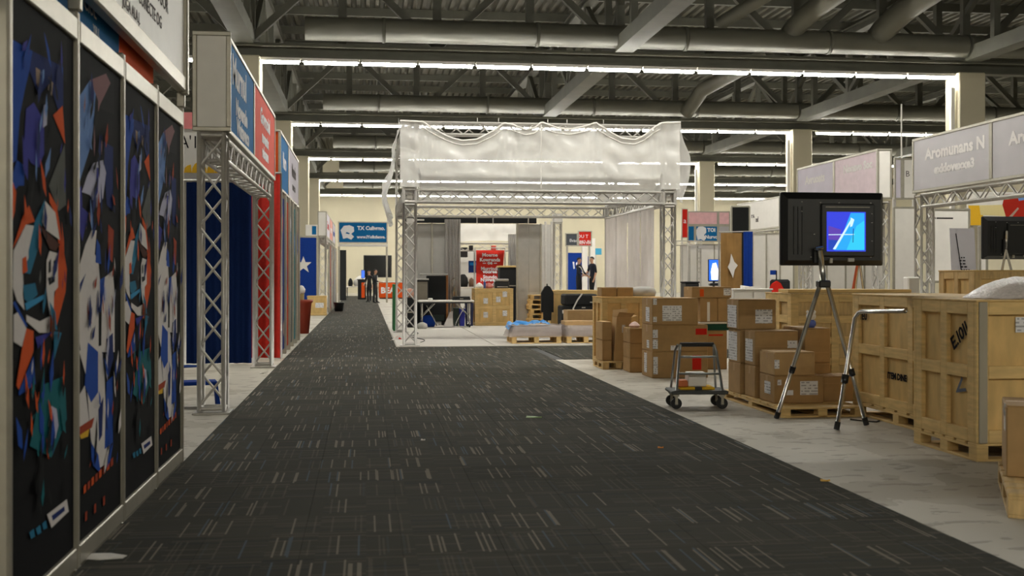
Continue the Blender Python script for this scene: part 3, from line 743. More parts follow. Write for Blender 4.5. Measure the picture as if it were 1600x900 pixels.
MB().cham(xa + .2, xa + .42, .2, .26, 1.25, 1.75, .01).build('monitor', BLACK, kt); MB().box(xa + .22, xa + .4, .192, .2, 1.28, 1.72).build('display', emit('screen_blue_dim', (50, 90, 200), .35), kt); MB().box(xa + .29, xa + .33, .21, .25, 1.19, 1.26).build('stand', BLACK, kt)
wt = thing('table', 'low white table heaped with white bundles at the end of the aisle', 'table', (0, 72, .011))
xa = at_y(541, 0, 72)[0]
MB().cham(xa, xa + 1.4, 0, .7, .68, .74, .01).build('tabletop', WHITE, wt)
for a in (.06, 1.34):
    for b in (.06, .64): MB().box(xa + a - .025, xa + a + .025, b - .025, b + .025, 0, .68).build('leg', BLACK, wt)
tag(MB().lathe([(.3, 0), (.42, .15), (.4, .35), (.22, .55), (.05, .66)], (xa + .85, 72.35, .757), 10).build('bundle', WHITE, None, True), 'white cloth bundle heaped on the far low table', 'bundle')
tag(MB().lathe([(.12, 0), (.16, .15), (.12, .38), (.04, .5)], (xa + .26, 72.3, .757), 10).build('bag', BLACKM, None, True), 'black bag on the far low table', 'bag')

# ================================================================== DRAPED TRUSS BOOTH
LX, RX, FY, BY = .88, 6.28, 23.15, 28.7
tb = thing('truss_booth', 'cube-shaped aluminium truss booth frame standing on pale grey carpet', 'truss frame')
Z1, Z2 = 3.06, 4.44
def corner_block(x, y, z):
    h = .145; b = MB()
    for s in (-1, 1):
        for t in (-1, 1):
            b.tube([(s * h * .83, t * h * .83, -h), (s * h * .83, t * h * .83, h)], .03, 6).tube([(s * h * .83, -h, t * h * .83), (s * h * .83, h, t * h * .83)], .028, 6).tube([(-h, s * h * .83, t * h * .83), (h, s * h * .83, t * h * .83)], .028, 6)
    b.box(-.05, .05, -.05, .05, -.05, .05)
    for s in (-1, 1): b.box(s * h - .006, s * h + .006, -h, -h * .5, -h, h).box(s * h - .006, s * h + .006, h * .5, h, -h, h)
    b.build('corner_block', ALU, tb, loc=(x, y, z))
for x in (LX, RX):
    for y in (FY, BY):
        truss(tb, (x, y, .03), (x, y, Z1 - .15)); truss(tb, (x, y, Z1 + .15), (x, y, Z2 - .15))
        corner_block(x, y, Z1); corner_block(x, y, Z2)
        MB().cham(x - .2, x + .2, y - .2, y + .2, .016, .032, .004).build('base_plate', ALU, tb)
for z in (Z1, Z2):
    for y in (FY, BY): truss(tb, (LX + .15, y, z), (RX - .15, y, z), name='truss_beam', up=(0, 0, 1))
    for x in (LX, RX): truss(tb, (x, FY + .15, z), (x, BY - .15, z), name='truss_beam', up=(0, 0, 1))
for u in (746, 779, 856, 886, 943): 
    x, y, z = at_y(u, 190, FY)
    MB().tube([(x, FY, 4.56), (x, FY, 4.68)], .01, 6).build('tie_rod', ALU, tb)
# ------------------------------------------------------------------ plastic sheeting
EDGE = [(630, 192), (660, 193), (675, 203), (690, 212), (706, 219), (722, 223), (745, 221), (770, 208), (787, 195), (800, 198), (820, 206), (835, 203), (845, 194), (858, 199), (870, 203), (890, 205), (910, 201), (930, 195), (950, 208), (970, 219), (990, 222), (1005, 215), (1020, 203), (1032, 195), (1064, 194)]
EDGE = [(lambda p: (p[0], p[2] + .03))(at_y(u, v, 22.95)) for u, v in EDGE]
def edge_z(x):
    for (a, b), (c, d) in zip(EDGE, EDGE[1:]):
        if x <= c: return b + (d - b) * max(0, (x - a)) / (c - a)
    return EDGE[-1][1]
def sm(a, b, t): t = min(1, max(0, (t - a) / (b - a))); return t * t * (3 - 2 * t)
def front(u, v):
    x = .68 + (6.48 - .68) * u; zt = edge_z(x)
    leg = x < 1.1 or x > 6.06
    zb = 3.24 if leg else 2.97
    z = zt + (zb - zt) * v; dd = zt - z
    y = 22.94
    if not leg: y += .42 * sm(3.45, 3.22, z)
    fold = math.exp(-2.2 * dd)
    y -= (.05 * fold * (.5 + .5 * math.cos(16 * dd)) + .05 * mnoise.noise((x * 1.3, z * 2.5, 3)) + .03 * mnoise.noise((x * 4 + z * 3, z * 1.5 - x, 8))) * (1 if z > 3.5 or leg else .3)
    s = sum(math.exp(-((x - c) / .25) ** 2) * math.cos((x - c) * 34) for c in (2.95, 4.65, 6.0, 1.15))
    y -= .03 * s * math.exp(-1.2 * dd)
    return (x, y, z)
def side(sgn):
    def f(u, v):
        yy = 22.94 + (28.9 - 22.94) * u; zt = 4.62 - .1 * math.sin(u * 9) ** 2
        zb = (2.72 + .22 * math.sin(u * 7 + .5) * u) if sgn < 0 else (2.95 + .2 * math.sin(u * 6))
        z = zt + (zb - zt) * v
        bul = (.02 + .28 * sm(0, .5, v) * (.7 + .3 * math.sin(v * 9 + u * 3))) if sgn < 0 else (.02 + .25 * math.sin(min(1, v * 1.05) * 2.6) ** 1.5)
        bul += .06 * mnoise.noise((yy * 1.5, z * 2.4, 5 + sgn)) + .035 * math.sin(yy * 7 + z * 2 + sgn) * v
        x = (.70 if sgn < 0 else 6.46) + sgn * max(.0, bul)
        return (x, yy, z)
    return f
sh = MB().grid(front, 150, 34)
sh.grid(side(-1), 50, 26); sh.grid(side(1), 50, 26)
tag(sh.build('plastic_sheet', M_SHEET, None, True), 'translucent white plastic sheeting swagged over the top of the truss booth', 'plastic sheet')
sheet = bpy.data.objects['plastic_sheet']
hem = MB(); pts = [Vector(front(i / 120, 0)) + Vector((0, -.012, 0)) for i in range(121)]
hem.tube(pts, .024, 6); hem.tube([Vector(front(i / 120, .07)) + Vector((0, -.006, 0)) for i in range(8, 112)], .013, 5)
hem.build('rolled_hem', WHITE, sheet, True)
x, y, z = at_y(845, 195, 22.9)
MB().tube([(x, 22.86, z), (x, 22.86, 3.22)], .012, 6).build('seam_cord', WHITE, sheet)

vc = thing('voile_curtain', 'pale pinkish voile curtain hanging inside the right truss side', 'curtain', (6.08, 28.5, 0), -H90)
for i in range(4):
    curtain('curtain_panel', vc, i * 1.25 + .02, i * 1.25 + 1.23, .03, 2.88, M_VOILE, .03, 3, 0, 20 + i)
MB().tube([(0, 0, 2.9), (5.0, 0, 2.9)], .02, 6).build('curtain_rail', ALU, vc)

# ------------------------------------------------------------------ grey cloth walls at the back of the booth
YB2 = 33.6
gw = thing('cloth_wall', 'grey cloth covered back wall with a black top bar behind the table', 'partition', (0, YB2, 0))
def xs(u, Y=YB2): return at_y(u, 0, Y)[0]
def zs(v, u=740, Y=YB2): return at_y(u, v, Y)[2]
for a, b in ((632, 652), (652, 675), (675, 708)):
    MB().cham(xs(a) + .001, xs(b) - .001, 0, .05, .0, 2.98, .008).build('panel', GREYW, gw)
for a, b in ((808, 826), (826, 845)): MB().cham(xs(a) + .001, xs(b) - .001, 0, .05, .0, 2.98, .008).build('panel', GREYW, gw)
for u in (675, 845, 808): MB().cham(xs(u) - .03, xs(u) + .03, -.04, .04, .0, 3.0, .006).build('post', ALU_D, gw)
MB().cham(xs(632), xs(838), -.06, .06, 3.0, 3.2, .01).build('top_bar', BLACKM, gw)
for u in (745, 770, 825): MB().box(xs(u) - .015, xs(u) + .015, -.08, -.061, 2.96, 3.22).build('bracket', ALU, gw)
gd = tag(curtain('grey_drape', None, xs(695, 33.3), xs(720, 33.3), .02, 3.1, GREYC, .06, 5, 33.36, 31), 'bunched grey drape hanging beside the booth opening', 'drape')
gd2 = tag(curtain('grey_drape', None, xs(794, 36), xs(810, 36), .9, 2.75, GREYC, .05, 5, 36.0, 33), 'short striped grey drape behind the black cabinet', 'drape')
MB().tube([(xs(794, 36), 36, 2.77), (xs(812, 36), 36, 2.77)], .02, 6).build('rod', ALU, gd2); MB().tube([(xs(812, 36), 36, 0), (xs(812, 36), 36, 2.77)], .02, 6).build('upright', ALU, gd2)
spot = thing('stage_spotlight', 'small white stage spotlight clamped to the booth rear truss', 'spotlight', (1.15, 28.55, 2.84))
MB().cham(-.16, .02, -.3, .0, -.12, .03, .02).build('housing', WHITE, spot); MB().tube([(-.22, -.15, -.05), (-.15, -.15, -.05)], .06, 10).build('lens_hood', BLACK, spot); MB().cham(-.02, .3, -.06, 0, -.02, .02, .006).build('arm', WHITE, spot)

# ------------------------------------------------------------------ things in the opening
ws2 = thing('fabric_sign', 'blank white fabric sign stretched above the red banner', 'sign', (0, 36.2, 0))
a, b = xs(716, 36.2), xs(810, 36.2); zt, zb = zs(350, 760, 36.2), zs(378, 760, 36.2)
MB().grid(lambda u, v: (a + (b - a) * u, .03 * mnoise.noise((u * 6, v * 2, 2)), zb + (zt - zb) * v + .04 * math.sin(u * 3) * (1 - v)), 30, 6).build('fabric', WHITE, ws2, True)
for x in (a, b): MB().tube([(x, .03, 0), (x, .03, zt)], .025, 8).build('pole', ALU, ws2)
lt = thing('lighting_truss', 'short horizontal truss carrying small lamps behind the fabric sign', 'truss', (0, 38.5, 0))
truss(lt, (xs(705, 38.5), 0, zs(386, 750, 38.5)), (xs(840, 38.5), 0, zs(386, 750, 38.5)), .3, 'truss_beam', up=(0, 0, 1), bay=.4)
for u in (705, 840): MB().tube([(xs(u, 38.5), .2, 0), (xs(u, 38.5), .2, zs(383, 750, 38.5))], .04, 8).build('leg', ALU, lt)
MB().cham(xs(770, 38.5) - .08, xs(770, 38.5) + .08, -.3, -.16, 2.3, 2.46, .02).build('lamp', SIGNRED, lt)
for u in (735, 800): MB().cham(xs(u, 38.5) - .07, xs(u, 38.5) + .07, -.3, -.16, 2.3, 2.46, .02).build('lamp', BLACK, lt)
rb = thing('red_banner', 'red banner with lines of white lettering on a metal frame', 'banner', (0, 36.9, 0))
a, b = xs(744, 36.9), xs(788, 36.9); zt = zs(391, 760, 36.9); zb = zs(449, 760, 36.9)
MB().grid(lambda u, v: (a + (b - a) * (u - .1 * u * (1 - v)), .04 * math.sin(u * 9 + 2 * v) * u, zb + (zt - zb) * v), 24, 6).build('cloth', RED, rb, True)
f = MB()
f.tube([(a - .05, .03, 0), (a - .05, .03, zt + .08), (b + .03, .03, zt + .08)], .03, 8); f.tube([(b + .03, .05, 0), (b + .03, .05, zt + .08)], .02, 8); f.build('stand', ALU, rb)
for k, (s, z) in enumerate((('Moerne', .87), ('Kowrends', .74), ('-- oe --', .66), ('Murrinda', .5), ('vooree', .42), ('Stundo', .28), ('Novwerk', .2), ('moade', .08))):
    text(rb, s, .16, INKW, (a * .52 + b * .48), zb + (zt - zb) * z, -.06, bold=.006)
mk = thing('monitor_stand', 'black monitor on a dark pole beside the bunched grey drape', 'monitor', (xs(726, 38), 39.3, 0))
MB().cham(-.3, .22, 0, .08, zs(401, 730, 38), zs(385, 730, 38), .015).build('housing', BLACK, mk); MB().tube([(-.05, .05, .02), (-.05, .05, 1.95)], .03, 8).build('pole', BLACK, mk); MB().cham(-.25, .25, -.2, .25, 0, .03, .01).build('base', BLACK, mk)
ds = thing('desk', 'white desk strip seen through the booth opening', 'desk', (0, 37.6, 0))
a, b = xs(716, 37.6), xs(743, 37.6)
MB().cham(a, b, 0, .6, 1.0, 1.06, .01).build('top', WHITE, ds)
for x in (a + .04, b - .04): MB().box(x - .03, x + .03, .05, .55, 0, 1.0).build('leg', BLACK, ds)
tag(MB().lathe([(.14, 0), (.18, .14), (.15, .3), (.06, .42)], (a + .18, 37.8, 1.062), 12).build('backpack', BLACKM, None, True), 'black backpack on the white desk strip', 'bag')
tag(MB().lathe([(.08, 0), (.1, .14), (.08, .24), (.02, .3)], (b - .09, 38.1, 1.062), 12).build('bag', mat('brown_bag', (110, 82, 60)), None, True), 'small brown bag beside the black backpack', 'bag')
wp = thing('partition_board', 'white partition board with a navy poster behind the monitor pole', 'partition', (0, 40, 0))
MB().cham(xs(712, 40), xs(745, 40), 0, .06, 0, 2.3, .01).build('board', WHITE, wp)
pst = MB().cham(0, .32, -.012, -.001, 0, .42, .004).build('poster', NAVY, wp, loc=(xs(732, 40), 0, zs(426, 735, 40)))
MB().box(.04, .28, -.015, -.0125, .26, .36).build('poster_print', SIGNBLUE, pst)

# ------------------------------------------------------------------ wooden shipping crates and cartons
PX = lambda u, Y: at_y(u, 0, Y)[0]
PZ = lambda u, v, Y: at_y(u, v, Y)[2]
def label_on(parent, x0, x1, z0, z1, y=-.003, name='shipping_label', m=None):
    return MB().box(x0, x1, y, y + .002, z0, z1).build(name, m or M_LABEL, parent)
def crate(label, x0, y0, z0, w, d, h, cols=2, rows=2, sidecols=2, bw=.09, t=.03, rotz=0, lid=True, ply=None, bat=None, group=None, name='wooden_crate'):
    """Plywood crate: every sheet, batten and rail is a part of its own. Near-left-bottom corner at (x0, y0, z0)."""
    ply = ply or PLY; bat = bat or PINE
    c = thing(name, label, 'crate', (x0, y0, z0), rotz, group)
    for (a0, a1, b0, b1) in ((t, w - t, t, t + .015), (t, w - t, d - t - .015, d - t)): MB().box(a0, a1, b0, b1, 0, h - .01).build('plywood_panel', ply, c)
    for a in (t, w - t - .015): MB().box(a, a + .015, t + .015, d - t - .015, 0, h - .01).build('plywood_panel', ply, c)
    def B(*q): MB().cham(*q, .004).build('batten', bat, c)
    for yy0, yy1 in ((0, t), (d - t, d)):
        for i in range(cols + 1):
            x = (w - bw) * i / cols; B(x, x + bw, yy0, yy1, 0, h)
        for j in range(rows + 1):
            z = (h - bw) * j / rows
            for i in range(cols): B((w - bw) * i / cols + bw, (w - bw) * (i + 1) / cols, yy0, yy1, z, z + bw)
    for xx0, xx1 in ((0, t), (w - t, w)):
        for i in range(sidecols + 1):
            y = t + (d - 2 * t - bw) * i / sidecols; B(xx0, xx1, y, y + bw, 0, h)
        for j in range(rows + 1):
            z = (h - bw) * j / rows
            for i in range(sidecols): B(xx0, xx1, t + (d - 2 * t - bw) * i / sidecols + bw, t + (d - 2 * t - bw) * (i + 1) / sidecols, z, z + bw)
    if lid: MB().cham(-.006, w + .006, -.006, d + .006, h, h + .016, .004).build('lid', ply, c)
    return c
def pallet(label, x0, y0, w=1.2, d=1.0, h=.14, rotz=0, z0=0, group=None, m=None, boards=6):
    m = m or PINE2
    p = thing('wooden_pallet', label, 'pallet', (x0, y0, z0), rotz, group)
    t = .02; bwid = d / boards * .8
    bd = MB().cham(0, w, 0, bwid, h - t, h, .004).mesh('deck_board', m)
    for i in range(boards): link('deck_board', bd, p, (0, (d - bwid) * i / (boards - 1), 0))
    rn = MB().cham(0, .1, 0, d, h - 2 * t, h - t, .003).mesh('stringer_board', m)
    bb = MB().cham(0, .1, 0, d, 0, t, .003).mesh('bottom_board', m)
    bl = MB().cham(0, .1, 0, .12, t, h - 2 * t, .004).mesh('block', m)
    for i in range(3):
        x = (w - .1) * i / 2
        link('stringer_board', rn, p, (x, 0, 0)); link('bottom_board', bb, p, (x, 0, 0))
        for j in range(3): link('block', bl, p, (x, (d - .12) * j / 2, 0))
    for yy in (0, d - bwid): MB().cham(.1, w - .1, yy, yy + bwid, 0, t * .9, .003).build('bottom_board', m, p)
    return p
def carton(label, x0, y0, z0, w, d, h, m=None, rotz=0, labels=(), name='cardboard_box', group=None, tape=True, seam=None):
    """Cardboard carton: body, two top flaps with a gap, tape and labels. labels: (x0, x1, z0, z1) fractions on the front or with 's' on the left side."""
    m = m or CARD
    c = thing(name, label, 'box', (x0, y0, z0), rotz, group)
    MB().cham(0, w, 0, d, 0, h - .006, .008).build('body', m, c)
    for a, b in ((.004, d / 2 - .004), (d / 2 + .004, d - .004)): MB().cham(.003, w - .003, a, b, h - .006, h, .002).build('flap', m, c)
    if tape:
        MB().box(0.01, w - .01, d / 2 - .03, d / 2 + .03, h, h + .001).build('tape', TAPE, c)
        MB().box(-.0012, 0, d / 2 - .03, d / 2 + .03, h * .72, h - .01).build('tape', TAPE, c)
    for L in labels:
        if L[0] == 's':
            q = MB().box(0, (L[2] - L[1]) * d, 0, .002, L[3] * h, L[4] * h).build('shipping_label', L[5] if len(L) > 5 else M_LABEL, c)
            put(q, (-.003, d * (1 - L[1]), 0), -H90)
        else: MB().box(L[0] * w, L[1] * w, -.003, -.0005, L[2] * h, L[3] * h).build('shipping_label', L[4] if len(L) > 4 else M_LABEL, c)
    if seam:
        MB().box(-.001, w + .001, -.0015, 0, h * seam - .004, h * seam + .004).build('fold_line', TAPE, c)
    return c
# crate with four boarded faces and white labels, behind the booth
Y = 32.0; x0, x1 = PX(742, Y), PX(802, Y)
c = crate('square pale crate with four white labels behind the booth frame', x0, Y, .016, x1 - x0, 1.0, 1.04, 2, 2, 2, .1)
for fx, fz in ((.22, .6), (.55, .64), (.72, .78), (.22, .22), (.72, .26)): label_on(c, fx * (x1 - x0), fx * (x1 - x0) + .13, fz * 1.04, fz * 1.04 + .16, -.006)
zc = 1.075
for k, (fx, m, lab, nm) in enumerate(((.05, WHITE, 'crumpled white paper on the square pale crate', 'paper_bundle'), (.3, mat('pink_paper', (206, 120, 110)), 'pinkish paper bundle on the square pale crate', 'paper_bundle'))):
    tag(MB().lathe([(.1, 0), (.13, .05), (.08, .12), (.02, .16)], (x0 + fx * 1.1 + .1, Y + .3, zc), 7).build(nm, m), lab, 'paper')
t = thing('printer', 'grey and black printer on the square pale crate', 'printer', (x0 + .6, Y + .25, zc))
MB().cham(0, .42, 0, .36, 0, .2, .02).build('body', BLACK, t); MB().cham(.02, .4, -.02, .3, .2, .27, .02).build('lid', GREYW, t); MB().cham(.06, .36, -.14, 0, .03, .05, .005).build('tray', GREYW, t)
tag(MB().lathe([(.035, 0), (.035, .16), (.012, .2), (.012, .24)], (x0 + .3, Y + .2, zc), 10).build('bottle', mat('blue_bottle', (60, 90, 170), .3), None, True), 'small blue bottle on the square pale crate', 'bottle')
Y = 34.4
cb = thing('equipment_cabinet', 'tall black equipment cabinet with a pale wood lid', 'cabinet', (PX(781, Y), Y, 0))
w = PX(808, Y) - PX(781, Y); hz = PZ(795, 418, Y)
MB().cham(0, w, 0, .6, .1, hz, .015).build('body', BLACKM, cb); MB().cham(-.03, w + .02, -.02, .62, hz, hz + .06, .01).build('lid', PINE, cb)
for a in (.08, w - .08):
    for b in (.08, .52): MB().lathe([(.05, 0), (.05, .1)], (a, b, 0), 10).build('caster', RUBBER, cb)
MB().box(.03, w - .03, -.012, 0, hz * .66, hz * .66 + .03).build('trim_strip', ALU_D, cb)

# folding table with wheeled legs
Y = 31.0; x0, x1 = PX(653, Y), PX(741, Y)
ft = thing('folding_table', 'white folding table on wheeled tubular legs behind the truss leg', 'table', (x0, Y, .016))
w = x1 - x0
MB().cham(0, w, 0, .7, .7, .745, .01).build('tabletop', WHITE, ft); MB().box(.05, w - .05, .05, .65, .66, .7).build('apron', BLACK, ft)
for x in (.12, w - .12):
    for y in (.08, .62):
        MB().tube([(x, y, .07), (x, y, .68)], .02, 8).build('leg', CHROME, ft, True)
        MB().tube([(x - .02, y, .04), (x + .02, y, .04)], .04, 12).build('caster', RUBBER, ft)
    s = 1 if x < w / 2 else -1
    MB().tube([(x, .08, .3), (x + .35 * s, .08, .66)], .014, 6).tube([(x, .62, .3), (x + .35 * s, .62, .66)], .014, 6).build('strut', CHROME, ft, True)
    MB().tube([(x + .12 * s, .1, .6), (x + .34 * s, .1, .2), (x + .4 * s, .1, .05)], .014, 6).build('folding_stay', CHROME, ft, True)
    MB().tube([(x, .08, .14), (x, .62, .14)], .016, 6).build('cross_tube', CHROME, ft, True)
lp = thing('laptop_case', 'flat black equipment case on the folding table', 'case', (x0 + w * .62, Y + .15, .762))
MB().cham(0, .5, 0, .36, 0, .06, .012).build('body', BLACK, lp); MB().cham(.01, .49, .01, .35, .06, .1, .012).build('lid', BLACK, lp); MB().box(.2, .3, -.015, 0, .03, .05).build('handle', ALU_D, lp)
tag(MB().lathe([(.05, 0), (.07, .03), (.06, .05), (.03, .06)], (x0 + .35, Y + .2, .762), 10).build('tape_roll', WHITE), 'small white tape roll on the folding table', 'tape')
mc = thing('music_stand', 'slim metal easel leaning by the grey drape', 'easel', (PX(719, 30.6), 32.6, .016))
MB().tube([(-.18, 0, 0), (0, 0, 1.15)], .018, 6).build('leg', CHROME, mc); MB().tube([(.18, 0, 0), (0, 0, 1.15)], .018, 6).build('leg', CHROME, mc); MB().tube([(0, .3, 0), (0, 0, 1.12)], .018, 6).build('leg', CHROME, mc)
MB().tube([(-.05, -.02, 1.1), (-.08, -.02, 1.3), (.0, -.02, 1.35)], .016, 6).build('clamp', CHROME, mc)
# black road cases behind the table
Y = 32.5
rc = thing('road_case', 'large black road case with a brown edge behind the folding table', 'case', (PX(668, Y), Y, .016))
w = PX(697, Y) - PX(668, Y)
MB().cham(0, w, 0, .7, .1, 1.42, .015).build('body', BLACKM, rc); MB().cham(w, w + .06, 0, .7, .06, 1.46, .01).build('edge_panel', mat('brown_edge', (150, 96, 46)), rc); MB().cham(-.2, w + .05, -.02, .72, 1.43, 1.48, .01).build('lid', GREYW, rc); MB().box(.05, w - .05, -.006, 0, .12, .3).build('painted_reflection', mat('dark_green_reflection', (30, 50, 46)), rc)  # dark green strip at the base is a reflection put in as colour
for a in (.08, w - .08): MB().lathe([(.05, 0), (.05, .1)], (a, .1, 0), 10).build('caster', RUBBER, rc)
rc2 = thing('road_case', 'shorter road case with an olive grey front beside the large black one', 'case', (PX(648, 32.2), 32.0, .016))
w = PX(669, 32.2) - PX(648, 32.2)
MB().cham(0, w, 0, .45, .0, 1.3, .015).build('body', BLACKM, rc2); MB().box(.05, w - .03, -.008, 0, .72, 1.25).build('front_panel', mat('olive_grey', (120, 112, 98)), rc2); MB().cham(-.01, w + .01, -.02, .46, 1.3, 1.34, .008).build('lid', GREYW, rc2)
rc3 = thing('road_case', 'black case stack with a pink object on top at the truss leg', 'case', (PX(632, 31), 31.2, .016))
MB().cham(0, .32, 0, .5, 0, .82, .015).build('body', BLACKM, rc3); MB().box(.02, .3, -.008, 0, .4, .44).build('latch_strip', ALU_D, rc3); MB().lathe([(.1, 0), (.12, .1), (.08, .22), (.03, .25)], (.16, .2, .82), 10).build('pink_pouch', mat('pink_pouch', (190, 140, 120)), rc3, True)
bags = [(667, 504, BLUE, 'round blue bag on the pale carpet under the folding table', .22, .32), (658, 507, GREYW, 'small grey bag on the pale carpet beside the blue bag', .15, .17)]
for u, v, m, lab, r, h in bags:
    x, y = ground(u, v + 6)
    tag(MB().lathe([(r * .8, 0), (r, h * .35), (r * .85, h * .75), (r * .3, h)], (x, y - .55, .017), 12).build('bag', m, None, True), lab, 'bag')
Y = 31.85
tt = thing('tent_sign', 'leaning white board under the folding table', 'board', (PX(703, Y), Y, .016))
MB().add([], []).prism([(-.18, 0), (.08, 0), (.08, .42), (.0, .4)], -.02, .02).build('board', WHITE, tt)
for u0, u1, m, h, lab in ((709, 717, mat('dark_green_bin', (24, 44, 34)), .48, 'dark green bin under the folding table'), (718, 727, mat('bright_blue_bin', (30, 40, 150)), .46, 'bright blue bin under the folding table'), (728, 740, mat('dark_navy_bin', (18, 26, 70)), .62, 'dark navy bin beside the square pale crate')):
    a, b = PX(u0, Y), PX(u1, Y); t = thing('storage_bin', lab, 'bin', (a, Y, .016)); w = b - a
    MB().add([(0.02, .02, 0), (w - .02, .02, 0), (w - .02, .36, 0), (.02, .36, 0), (0, 0, h), (w, 0, h), (w, .4, h), (0, .4, h)], [(0, 3, 2, 1), (4, 5, 6, 7), (0, 1, 5, 4), (1, 2, 6, 5), (2, 3, 7, 6), (3, 0, 4, 7)]).build('body', m, t)
    MB().cham(-.01, w + .01, -.01, .41, h, h + .03, .008).build('lid', m, t)
gp = tag(MB().cham(-.03, .03, 0, 1.0, 0, 1.2, .01).build('green_panel', mat('green_panel', (40, 110, 60)), None, loc=(.72, 29.3, .016)), 'green board standing behind the left truss legs', 'board')
# cable on the booth carpet
x, y = ground(657, 536)
tag(MB().tube([(x + .12 * math.sin(i * .35), y - .1 + i * .17, .024) for i in range(25)], .008, 6).build('cable', RUBBER, None, True), 'thin black cable trailing over the pale booth carpet', 'cable')
wdg = thing('flag_scrap', 'red and white striped ribbon bundle at the corner of the pale carpet', 'ribbon', (.8, 25.4, .016))
MB().add([(-.25, -.2, 0), (-.1, 0, 0), (.02, .3, 0), (-.06, .15, .08)], [(0, 1, 3), (1, 2, 3), (0, 3, 2), (0, 2, 1)]).build('white_ribbon', WHITE, wdg); MB().add([(-.22, -.05, 0), (.0, .1, 0), (-.1, .3, 0), (-.1, .12, .07)], [(0, 1, 3), (1, 2, 3), (0, 3, 2), (0, 2, 1)]).build('red_ribbon', INK['red'], wdg)

# ------------------------------------------------------------------ right part of the booth
Y = 33.0
for i in range(6):
    pallet(('bottom', 'second', 'third', 'fourth', 'fifth', 'sixth and topmost')[i] + ' pallet, counted from the floor, of the stack behind the black trunk', PX(826, Y) + .03 * (i % 3), Y, .8, .9, .14, 0, .016 + i * .3 if False else .016 + i * .142, m=PINE)
for i in range(2):
    pallet(('lower', 'upper')[i] + ' pallet of the taller stack beside the grey cloth wall', PX(836, Y + 1.2) + .02 * i, Y + 1.2, .8, .9, .14, 0, .9 + i * .142 if False else .016 + i * .142, m=PINE)
Y = 30.6
cg = thing('coat_stand', 'black jacket hung on a slim stand', 'coat stand', (PX(855, Y), Y, .016))
MB().tube([(0, .02, .02), (0, .02, 1.2)], .018, 8).build('pole', BLACK, cg); MB().lathe([(.18, 0), (.18, .02)], n=14).build('base', BLACK, cg)
MB().prism([(-.1, .2), (.1, .2), (.12, .7), (.14, 1.0), (.07, 1.12), (0, 1.15), (-.07, 1.12), (-.14, 1.0), (-.12, .7)], -.08, .06).build('jacket', BLACKM, cg)
for s in (-1, 1): MB().prism([(s * .11, .42), (s * .17, .42), (s * .17, .95), (s * .13, 1.02)], -.05, .04).build('sleeve', BLACKM, cg)
Y = 31.0
crate('low open plywood crate behind the black trunk', PX(860, Y), Y, .016, PX(935, Y) - PX(860, Y), .8, 1.0, 3, 1, 2, .09)
Y = 29.6
tr = thing('trunk', 'big black trunk with white straps on the booth carpet', 'trunk', (PX(878, Y), Y, .016))
w = PX(934, Y) - PX(878, Y)
MB().cham(0, w, 0, .7, .09, .62, .03).build('body', BLACKM, tr); MB().cham(.08, w, .02, .68, .63, .93, .04).build('lid', BLACKM, tr)
MB().tube([(.34, -.012, .3), (.3, -.02, .55), (.42, -.01, .78), (.55, .02, .94)], .022, 6).build('strap', WHITE, tr, True)
for a in (.1, w - .1): MB().lathe([(.04, 0), (.04, .09)], (a, .1, 0), 10).build('caster', RUBBER, tr)
for fx, fz in ((.55, .56), (.78, .7)): MB().cham(fx * w, fx * w + .1, -.014, .0, fz, fz + .03, .004).build('latch', ALU, tr)
label_on(tr, w - .14, w - .03, .66, .88, -.004, 'luggage_tag')
x, y = ground(868, 511); 
bb = thing('bucket', 'black bucket with a white lid among the wrapped pallets', 'bucket', (x, y - 2.2, .016))
MB().lathe([(.13, 0), (.17, .42), (.18, .44)], n=14).build('body', BLACK, bb, True); MB().lathe([(.19, .44), (.19, .52), (.0, .54)], n=14).build('lid', WHITE, bb)
Y = 27.0
carton('low open kraft tray in front of the black trunk', PX(887, Y), Y, .34, PX(936, Y) - PX(887, Y), .6, .26, CARD2, tape=False)
pallet('pallet under the low open kraft tray', PX(884, Y), Y - .02, .82, .7, .14, 0, .016, m=PINE)
carton('flat kraft carton between pallet and kraft tray', PX(886, Y), Y + .02, .158, .78, .6, .18, CARD, tape=False)
# two stretch-wrapped pallets at the carpet edge
for k, (u0, u1, lab) in enumerate(((800, 877, 'left'), (886, 946, 'right'))):
    Y = 23.5; x0, x1 = PX(u0, Y), PX(u1, Y)
    who = 'under the blue tarpaulin' if k == 0 else 'beside the one with the blue tarpaulin'
    pallet('low pallet of the stretch-wrapped load ' + who, x0, Y, x1 - x0, .9, .15, 0, .016, m=PINE)
    wl = thing('wrapped_load', 'flat load in crinkled clear stretch wrap ' + who, 'wrapped load', (x0, Y, .168)); w = x1 - x0
    MB().cham(.02, w - .02, .03, .87, 0, .2, .02).build('sheets', mat('stacked_sheets', (176, 164, 158), .6, 0, .1, 8, (1, 1, 12)), wl)
    def wr(u, v, w=w, k=k):
        a = u * 2 * math.pi; cx, cy = w / 2, .45
        ex = abs(math.cos(a)) ** .3 * (1 if math.cos(a) > 0 else -1); ey = abs(math.sin(a)) ** .3 * (1 if math.sin(a) > 0 else -1)
        fl = .03 + .07 * (1 - v) ** 2 * (1 if k == 0 and math.cos(a) < -.5 else .25) + .025 * mnoise.noise((a * 3, v * 4, k))
        return (cx + ex * (w / 2 + fl), cy + ey * (.46 + fl * .6), -.01 + .24 * v)
    MB().grid(wr, 72, 8).build('stretch_film', M_WRAP, wl, True)
x0, x1 = PX(800, 23.5), PX(868, 23.5)
tp = MB().grid(lambda u, v: (x0 - .06 + (x1 - x0) * u * .98, 23.55 + .75 * v, .4 + .12 * abs(mnoise.noise((u * 5, v * 4, 1))) + .08 * (u > .5) * (1 - abs(u - .75) * 4) * .6 - .12 * max(0, .08 - u) / .08 * .8), 40, 14)
